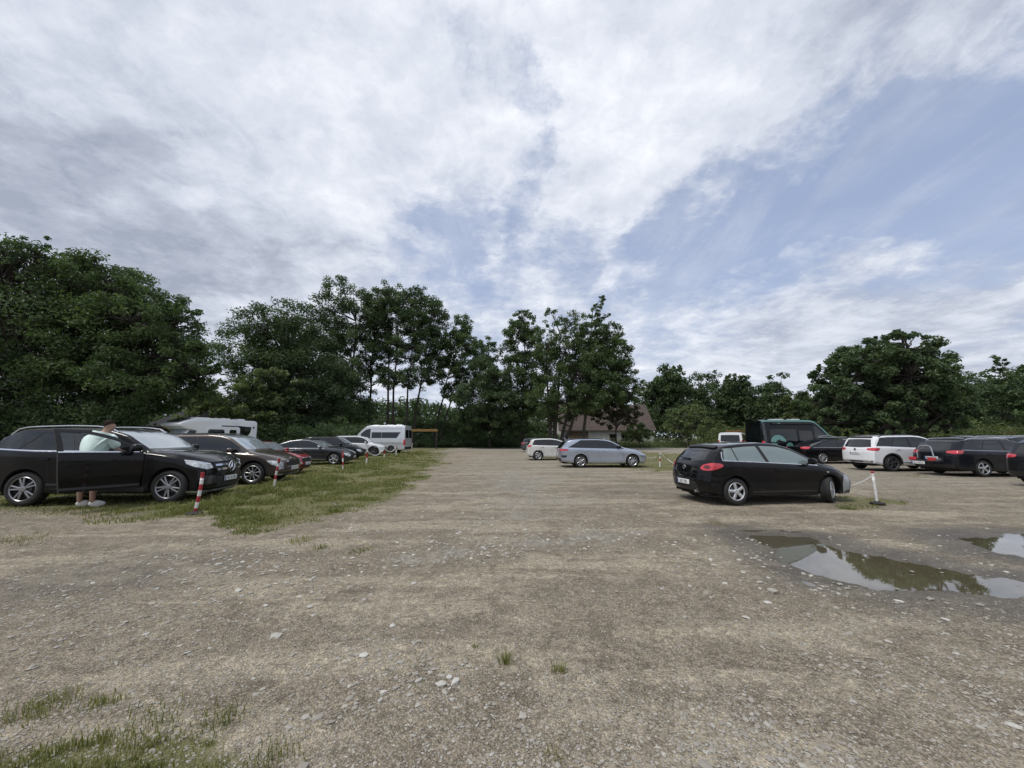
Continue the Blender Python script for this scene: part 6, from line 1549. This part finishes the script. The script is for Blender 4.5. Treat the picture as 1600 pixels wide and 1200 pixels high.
def build_posts():
    post('red and white post on a round black foot before the open-doored SUV', (304, 803), (317, 738), bands='rwrwrwrw'[::1] and 'rwrwrwr', bend=.02)
    post('leaning red and white post beside the brown SUV', (428, 762), (437, 716), bands='wwrwrwr', foot=False, bend=-.015)
    post('thin red and white post by the dark grey saloon', (536, 733), (535.5, 705), bands='wrwrr', foot=False, rad=.035)
    r4, t4 = post('red-topped post where the white chain begins', (572.5, 724), (574, 703), bands='wwrrw', foot=False, rad=.045)
    g2 = 'white posts carrying the chain'
    r5, t5 = post('white chain post in front of the white SUV bumper', (600.5, 715.5), (600.5, 697), bands='wrw', foot=False, rad=.045, group=g2)
    r6, t6 = post('white chain post at the campervan wheel', (619, 711), (619.5, 696), bands='wwr', foot=False, rad=.05, group=g2)
    r7, t7 = post('white chain post below the campervan tail lamp', (633.5, 705.5), (633.5, 694), bands='wrw', foot=False, rad=.05, group=g2)
    post('last white post right of the campervan', (643.5, 702.5), (644.5, 693), bands='www', foot=False, rad=.05, group=g2)
    chain('first white chain loop from the red-topped post', [t4 - Vector((0, 0, .05)), t5 - Vector((0, 0, .1))], .09, .42)
    chain('middle white chain loop in front of the campervan wheel', [t5 - Vector((0, 0, .1)), t6 - Vector((0, 0, .1))], .1, .38)
    chain('farthest white chain loop below the campervan tail', [t6 - Vector((0, 0, .1)), t7 - Vector((0, 0, .1))], .1, .34)
    rm, tm = post('lone white post with drooping chain between silver estate and black hatchback', (1031, 730), (1031.5, 707.5), bands='wwrww', foot=False, rad=.032, group=g2)
    chain('white chain end hooked over the lone post', [tm, tm + Vector((.22, 0, -.24))], .05, -.02)
    chain('white chain running down behind the black hatchback', [at(1043, 717, tm.y), at(1062, 728, tm.y - 2.5)], .05, .05)
    chain('white chain at the nose of the silver estate', [at(1007, 712, tm.y + 1), at(1014, 715.5, tm.y + 1), at(1026, 714, tm.y + 1)], .05, .02)
    rr, tr = post('white post with red cap on a black foot beside the black hatchback', (1371, 787), (1363, 738), bands='wwwww', cap=True, rad=.027, group=g2)
    chain('white chain from the red-capped post to the black hatchback', [tr - Vector((0, 0, .06)), at(1325, 759, tr.y + .3), at(1290, 772, tr.y + .9)], .05, .05)
build_posts()

# ------------------------------------------------------------------ person
def skin_mesh(name, verts, edges, radii, mat, sub=2):
    me = bpy.data.meshes.new(name + '_base'); me.from_pydata([tuple(v) for v in verts], edges, []); o = bpy.data.objects.new(name + '_base', me); COL.objects.link(o)
    m = o.modifiers.new('s', 'SKIN'); s = o.modifiers.new('d', 'SUBSURF'); s.levels = sub; s.render_levels = sub
    for v, r in zip(me.skin_vertices[0].data, radii): v.radius = r if isinstance(r, tuple) else (r, r)
    me.skin_vertices[0].data[0].use_root = True
    dg = bpy.context.evaluated_depsgraph_get(); dg.update(); out = bpy.data.meshes.new_from_object(o.evaluated_get(dg))
    bpy.data.objects.remove(o); bpy.data.meshes.remove(me)
    out.name = name; out.materials.clear(); out.materials.append(mat)
    out.polygons.foreach_set('use_smooth', np.ones(len(out.polygons), bool)); return out
def build_person():
    fl, fr = gnd(122, 792.5), gnd(148, 791.5); c = (fl + fr) / 2; k = 1.06
    root = empty('person', (c.x, c.y, 0), label='person in mint shirt, dark shorts and white trainers bending in at the open door', cat='person'); root.scale = (k,) * 3
    SKIN = pmat('skin', (.33, .20, .145), .55, var=.08)
    dx = (fr.x - fl.x) / 2 / k
    # local: x right, y away from the camera (towards the car), z up
    V = []; E = []; R = []
    def vtx(p, r, parent=None):
        V.append(Vector(p)); R.append(r); i = len(V) - 1
        if parent is not None: E.append((parent, i))
        return i
    pel = vtx((.0, -.04, .95), (.20, .155)); sp = vtx((.01, -.05, 1.12), (.205, .155), pel); ch = vtx((.03, .01, 1.33), (.19, .12), sp); ub = vtx((.06, .06, 1.46), (.14, .09), ch)
    nk = vtx((.09, .09, 1.57), .066, ub); hb = vtx((.11, .12, 1.645), .082, nk); hd = vtx((.12, .13, 1.72), .098, hb); ht = vtx((.12, .12, 1.785), .078, hd)
    nose = vtx((.215, .165, 1.70), .018, hd)
    for sg in (-1, 1):
        hip = vtx((sg * .105, -.04, .88), .115, pel); kn = vtx((sg * (dx * .9), -.01, .50), .068, hip); ca = vtx((sg * dx, -.035, .34), .064, kn); an = vtx((sg * dx, -.03, .10), .040, ca); vtx((sg * dx + .05, .05, .04), .034, an)
        sh = vtx((.06 + sg * .20, .05, 1.42), .066, ub); el = vtx((.07 + sg * (.30 if sg > 0 else .27), .12 if sg > 0 else .10, 1.17), .052, sh)
        wr = vtx((.10 + sg * (.30 if sg > 0 else .20), .34, 1.10), .034, el); pa = vtx((.10 + sg * (.29 if sg > 0 else .19), .43, 1.09), (.040, .018), wr)
        for f_, (ox, ln) in enumerate(((-.030, .070), (-.010, .082), (.010, .078), (.030, .062))):
            a = vtx(V[pa] + Vector((ox, .045, 0)), .010, pa); b = vtx(V[a] + Vector((ox * .1, ln * .5, -.008)), .009, a); vtx(V[b] + Vector((0, ln * .45, -.022)), .008, b)
        th = vtx(V[wr] + Vector((-sg * .035, .045, -.005)), .012, wr); vtx(V[th] + Vector((-sg * .02, .04, -.012)), .009, th)
    add('body', skin_mesh('body', V, E, R, SKIN), root)
    # shirt
    V2, E2, R2 = [], [], []
    def v2(p, r, par=None):
        V2.append(Vector(p)); R2.append(r); i = len(V2) - 1
        if par is not None: E2.append((par, i))
        return i
    a = v2((.03, .0, 1.33), (.262, .195)); b = v2((.01, -.055, 1.12), (.265, .20), a); v2((.0, -.05, .90), (.255, .195), b); u = v2((.06, .05, 1.485), (.185, .125), a); v2((.082, .08, 1.545), (.095, .09), u)
    for sg in (-1, 1):
        s_ = v2((.06 + sg * .225, .04, 1.43), .112, u); m_ = v2((.065 + sg * .265, .07, 1.33), .098, s_); v2((.07 + sg * (.30 if sg > 0 else .28), .11, 1.21), .088, m_)
    m = bpy.data.materials.new('mint_shirt'); m.use_nodes = True; t = NT(m.node_tree); bs = m.node_tree.nodes['Principled BSDF']; co = t.new('ShaderNodeTexCoord').outputs['Object']
    bs.inputs['Base Color'].default_value = (.70, .82, .76, 1); bs.inputs['Roughness'].default_value = .85
    bn = t.new('ShaderNodeBump'); bn.inputs['Strength'].default_value = .6; bn.inputs['Distance'].default_value = .03; t.put(bn.inputs['Height'], t.noise(co, 6, 3, .5, 1.2)); t.l.new(bn.outputs[0], bs.inputs['Normal'])
    add('shirt', skin_mesh('shirt', V2, E2, R2, m), root)
    V2.clear(); E2.clear(); R2.clear()
    p = v2((0, -.045, .93), (.215, .17))
    for sg in (-1, 1):
        h_ = v2((sg * .108, -.04, .84), .135, p); v2((sg * dx * .92, -.015, .55), .105, h_)
    add('shorts', skin_mesh('shorts', V2, E2, R2, pmat('dark_shorts', (.02, .021, .026), .85)), root)
    # hair as a cap over the skull
    bm = bmesh.new(); bmesh.ops.create_icosphere(bm, subdivisions=4, radius=1)
    r = np.random.default_rng(5)
    kill = [v for v in bm.verts if v.co.z < -.30 + .62 * max(0, v.co.x) + .1 * v.co.y]
    bmesh.ops.delete(bm, geom=kill, context='VERTS')
    for v in bm.verts: v.co = Vector((.115 + v.co.x * .104, .122 + v.co.y * .102, 1.735 + v.co.z * .112)) + v.co * float(r.normal() * .0018)
    hm = bmmesh('hair', bm, pmat('dark_hair', (.016, .010, .007), .75, spec=.15, var=.3, scale=60)); add('hair', hm, root)
    for sg in (-1, 1):
        bm = bmesh.new(); bmesh.ops.create_icosphere(bm, subdivisions=3, radius=1)
        for v in bm.verts:
            q = v.co.copy(); z = max(q.z, -.75); wd = .050 * (1 - .18 * max(0, -q.y)); hh = .080 * (1 - .34 * max(0, q.y))
            v.co = Vector((q.x * wd, q.y * .132, .052 + z * hh + (.012 if q.y < -.3 else 0)))
        o = add('trainer', bmmesh('trainer', bm, pmat('trainer_white', (.62, .60, .57), .6, var=.08)), root, (sg * dx + .05, .03, .006), (0, 0, math.radians(-40)))
build_person()

# ------------------------------------------------------------------ loose stones, grass
def build_stones():
    r = np.random.default_rng(11)
    ico = bmesh.new(); bmesh.ops.create_icosphere(ico, subdivisions=1, radius=1); T = np.array([v.co[:] for v in ico.verts]); Fc = np.array([[v.index for v in f.verts] for f in ico.faces]); ico.free()
    P, S = [], []
    def zone(u0, u1, v0, v1, n, s0, s1, pw=2.2, wv=None):
        for _ in range(n):
            u, v = r.uniform(u0, u1), r.uniform(v0, v1); g = gnd(u, v)
            if wv and vnoise(np.array([g.x * .9]), np.array([g.y * .9]), 21, 3)[0] < wv: continue
            P.append((g.x, g.y)); S.append(s0 + (s1 - s0) * r.random() ** pw)
    def blobz(u, v, su, sv, n, s0, s1, pw=2.2):
        for _ in range(n):
            a, b = u + r.normal() * su, max(v + r.normal() * sv, 730); g = gnd(a, b); P.append((g.x, g.y)); S.append(s0 + (s1 - s0) * r.random() ** pw)
    zone(-20, 1620, 850, 1200, 6500, .003, .014, 3.0, .42)
    zone(-20, 1620, 900, 1200, 15000, .002, .0085, 1.6)
    blobz(120, 930, 190, 60, 2000, .004, .020, 2.8)          # stony stretch on the left
    blobz(420, 880, 120, 30, 700, .008, .030, 2.2)
    blobz(590, 1050, 90, 40, 300, .005, .022, 2.4)
    blobz(720, 862, 70, 11, 480, .006, .026, 2.4)           # crushed stone patch
    blobz(860, 840, 100, 14, 520, .006, .026, 2.4)
    zone(1050, 1620, 960, 1200, 900, .005, .018, 2.2, .45)
    zone(500, 1000, 735, 850, 900, .010, .032, 2.2, .45)
    blobz(1350, 880, 200, 45, 700, .008, .028, 2.2)
    blobz(1180, 860, 90, 30, 300, .008, .026, 2.2)
    for u, v, s in ((1103, 925, .032), (1000, 0, 0), (1207, 923, .045), (1405, 0, 0), (712, 1063, .034), (568, 1024, .03), (690, 1068, .03), (497, 1115, .028), (451, 1131, .018), (470, 1195, .03), (1102, 1197, .03), (1582, 1131, .032), (1332, 1092, .022), (1336, 1030, .022), (800, 0, 0), (432, 990, .04), (816, 1120, .024)):
        if v: g = gnd(u, v); P.append((g.x, g.y)); S.append(s)
    P = np.array(P); S = np.array(S); N = len(P)
    bad = np.zeros(N, bool)
    for pd in (PUD1, PUD2): bad |= (sdpoly(P[:, 0], P[:, 1], pd) < .12) & (r.random(N) < .97)
    P, S = P[~bad], S[~bad]; N = len(P)
    jit = 1 + r.normal(size=(N, len(T), 1)) * .18; sc = np.stack([np.ones(N) * (1 + .5 * r.random(N)), .75 + .5 * r.random(N), .32 + .3 * r.random(N)], 1)
    L = T[None] * jit * sc[:, None] * S[:, None, None]; a = r.uniform(0, 2 * PI, N); ca, sa = np.cos(a)[:, None], np.sin(a)[:, None]
    X = L[:, :, 0] * ca - L[:, :, 1] * sa + P[:, :1]; Y = L[:, :, 0] * sa + L[:, :, 1] * ca + P[:, 1:]; zg = (vnoise(P[:, 0] * 1.3, P[:, 1] * 1.3, 9) - .5) * .045 * (1 - sstep(np.hypot(P[:, 0], P[:, 1]), 12, 25)) + (vnoise(P[:, 0] * 4, P[:, 1] * 4, 10) - .5) * .018 * (1 - sstep(np.hypot(P[:, 0], P[:, 1]), 8, 14)) - .012
    V = np.stack([X, Y, L[:, :, 2] + zg[:, None] + S[:, None] * .12], 2).reshape(-1, 3); Fs = (Fc[None] + np.arange(N)[:, None, None] * len(T)).reshape(-1, 3)
    m = bpy.data.materials.new('loose_stone'); m.use_nodes = True; t = NT(m.node_tree); b = m.node_tree.nodes['Principled BSDF']
    tint = t.new('ShaderNodeAttribute', attribute_name='tint').outputs['Fac']; co = t.new('ShaderNodeTexCoord').outputs['Object']
    col = t.ramp(tint, [(0, (.235, .212, .175)), (.4, (.31, .288, .245)), (.75, (.42, .40, .35)), (1, (.58, .565, .51))])
    t.put(b.inputs['Base Color'], t.mix(t.mapr(t.noise(co, 90, 4, .6), .3, .7, 0, .5), col, (.27, .245, .205))); b.inputs['Roughness'].default_value = .85
    me = npmesh('loose_stones', V, Fs, m, False); tt = np.clip(r.random(N) ** 1.3 * .8 + np.where(S > .02, .2, 0), 0, 1)
    at_ = me.attributes.new('tint', 'FLOAT', 'POINT'); at_.data.foreach_set('value', np.repeat(tt, len(T)).astype(np.float32))
    setp(add('loose_stones', me), 'loose pale stones scattered over the gravel', None, None, 'stuff')
build_stones()

def build_grass():
    r = np.random.default_rng(12)
    m = leaf_mat('grass_blade', (.125, .142, .040), (.19, .20, .064), (.31, .275, .13), .3)
    X, Y, H, Wd = [], [], [], []
    def addp(x, y, h, w): X.append(x); Y.append(y); H.append(h); Wd.append(w)
    # meadow strip along the left row, denser near
    N = 330000; u = r.uniform(-40, 800, N); v = 683 + 1.0 / r.uniform(1 / 150.0, 1 / 24.0, N); 
    v = np.where(r.random(N) < .5, v, r.uniform(703, 850, N))
    g = [gnd(a, b) for a, b in zip(u[:1], v[:1])]
    c, s = math.cos(PITCH), math.sin(PITCH); ry = F * c + (v - 600) * s; rz = F * s - (v - 600) * c; tt = HC / -rz; x = (u - 800) * tt; y = ry * tt
    gm, gr, da = ground_masks(x, y); nz = vnoise(x * 1.7, y * 1.7, 33)
    keep = r.random(N) < np.clip((gm - .25) * 1.1, 0, 1) * (.10 + .9 * sstep(nz, .38, .66)); x, y, gm, nz = x[keep], y[keep], gm[keep], nz[keep]
    front = np.exp(-((x - (-6.9 - .085 * (y - 9))) / 1.1) ** 2)
    h = (.012 + .022 * r.random(len(x)) + .045 * sstep(nz, .5, .75) * r.random(len(x))) * (1 + 2.2 * front * sstep(nz, .3, .6)) * (.35 + .75 * gm)
    X += list(x); Y += list(y); H += list(h); Wd += list(.003 + .0007 * y * (.6 + .8 * r.random(len(x))))
    # right-hand grass by the middle row and the red-capped post
    N = 190000; u = r.uniform(830, 1600, N); v = r.uniform(704, 812, N); ry = F * c + (v - 600) * s; rz = F * s - (v - 600) * c; tt = HC / -rz; x = (u - 800) * tt; y = ry * tt
    gm, gr, da = ground_masks(x, y); nz = vnoise(x * 2.2, y * 2.2, 34); keep = r.random(N) < np.clip((gm - .3) * .9, 0, 1) * sstep(nz, .35, .65); x, y = x[keep], y[keep]
    X += list(x); Y += list(y); H += list(.012 + .04 * r.random(len(x))); Wd += list(.002 + .0005 * y)
    # foreground patch and single tufts
    N = 42000; u = r.uniform(-60, 620, N); v = r.uniform(1070, 1330, N); ry = F * c + (v - 600) * s; rz = F * s - (v - 600) * c; tt = HC / -rz; x = (u - 800) * tt; y = ry * tt
    gm, gr, da = ground_masks(x, y); nz = vnoise(x * 7, y * 7, 35, 3); keep = r.random(N) < np.clip((gm - .2) * 1.1, 0, 1) * sstep(nz, .36, .66); x, y, nz = x[keep], y[keep], nz[keep]
    X += list(x); Y += list(y); H += list((.006 + .026 * r.random(len(x)) ** 2) * (.5 + 1.3 * sstep(nz, .45, .7))); Wd += list(.0016 + .0014 * r.random(len(x)))
    for (u0, v0, n, sp, hh) in ((790, 1033, 70, .022, .07), (876, 1046, 60, .03, .045), (742, 1012, 12, .015, .04), (60, 1108, 300, .085, .035), (162, 1096, 90, .05, .03), (350, 1120, 110, .06, .042), (200, 1150, 260, .14, .04), (250, 1180, 160, .12, .04), (430, 1178, 90, .06, .03), (500, 857, 90, .06, .05), (562, 862, 90, .07, .05), (470, 845, 90, .12, .06), (20, 845, 200, .25, .06), (1120, 818, 40, .06, .05), (870, 1180, 30, .03, .03)):
        g0 = gnd(u0, v0)
        for _ in range(n): addp(g0.x + r.normal() * sp, g0.y + r.normal() * sp, hh * (.4 + .8 * r.random()), .0018 + .0006 * g0.y * r.random())
    X, Y, H, Wd = map(np.array, (X, Y, H, Wd)); f1, f2 = gnd(304, 803), gnd(1371, 787); ok = (np.hypot(X - f1.x, (Y - f1.y) * .6) > .24) & (np.hypot(X - f2.x, (Y - f2.y) * .6) > .2); X, Y, H, Wd = X[ok], Y[ok], H[ok], Wd[ok]; N = len(X); a = r.uniform(0, 2 * PI, N); lean = .25 + 1.35 * r.random(N); b = r.uniform(0, 2 * PI, N)
    zg = -.03 * np.ones(N); wx, wy = Wd * np.cos(a), Wd * np.sin(a); tx, ty = np.cos(b) * lean * H, np.sin(b) * lean * H
    V = np.stack([np.stack([X - wx, Y - wy, zg], 1), np.stack([X + wx, Y + wy, zg], 1), np.stack([X + wx * .7 + tx * .4, Y + wy * .7 + ty * .4, H * .6], 1), np.stack([X - wx * .7 + tx * .4, Y - wy * .7 + ty * .4, H * .6], 1), np.stack([X + tx, Y + ty, H], 1)], 1).reshape(-1, 3)
    i = np.arange(N)[:, None] * 5; Q = i + np.array([[0, 1, 2, 3]]); Tt = i + np.array([[3, 2, 4]])
    me = npmesh('grass', V, [Q, Tt], m, False); at_ = me.attributes.new('tint', 'FLOAT', 'POINT'); at_.data.foreach_set('value', np.repeat(np.clip(vnoise(X * .9, Y * .9, 36) * .9 + r.normal(size=N) * .22 - .05, 0, 1), 5).astype(np.float32))
    setp(add('grass', me), 'short patchy grass along the parked cars and in the foreground corner', None, None, 'stuff'); return N
build_grass()
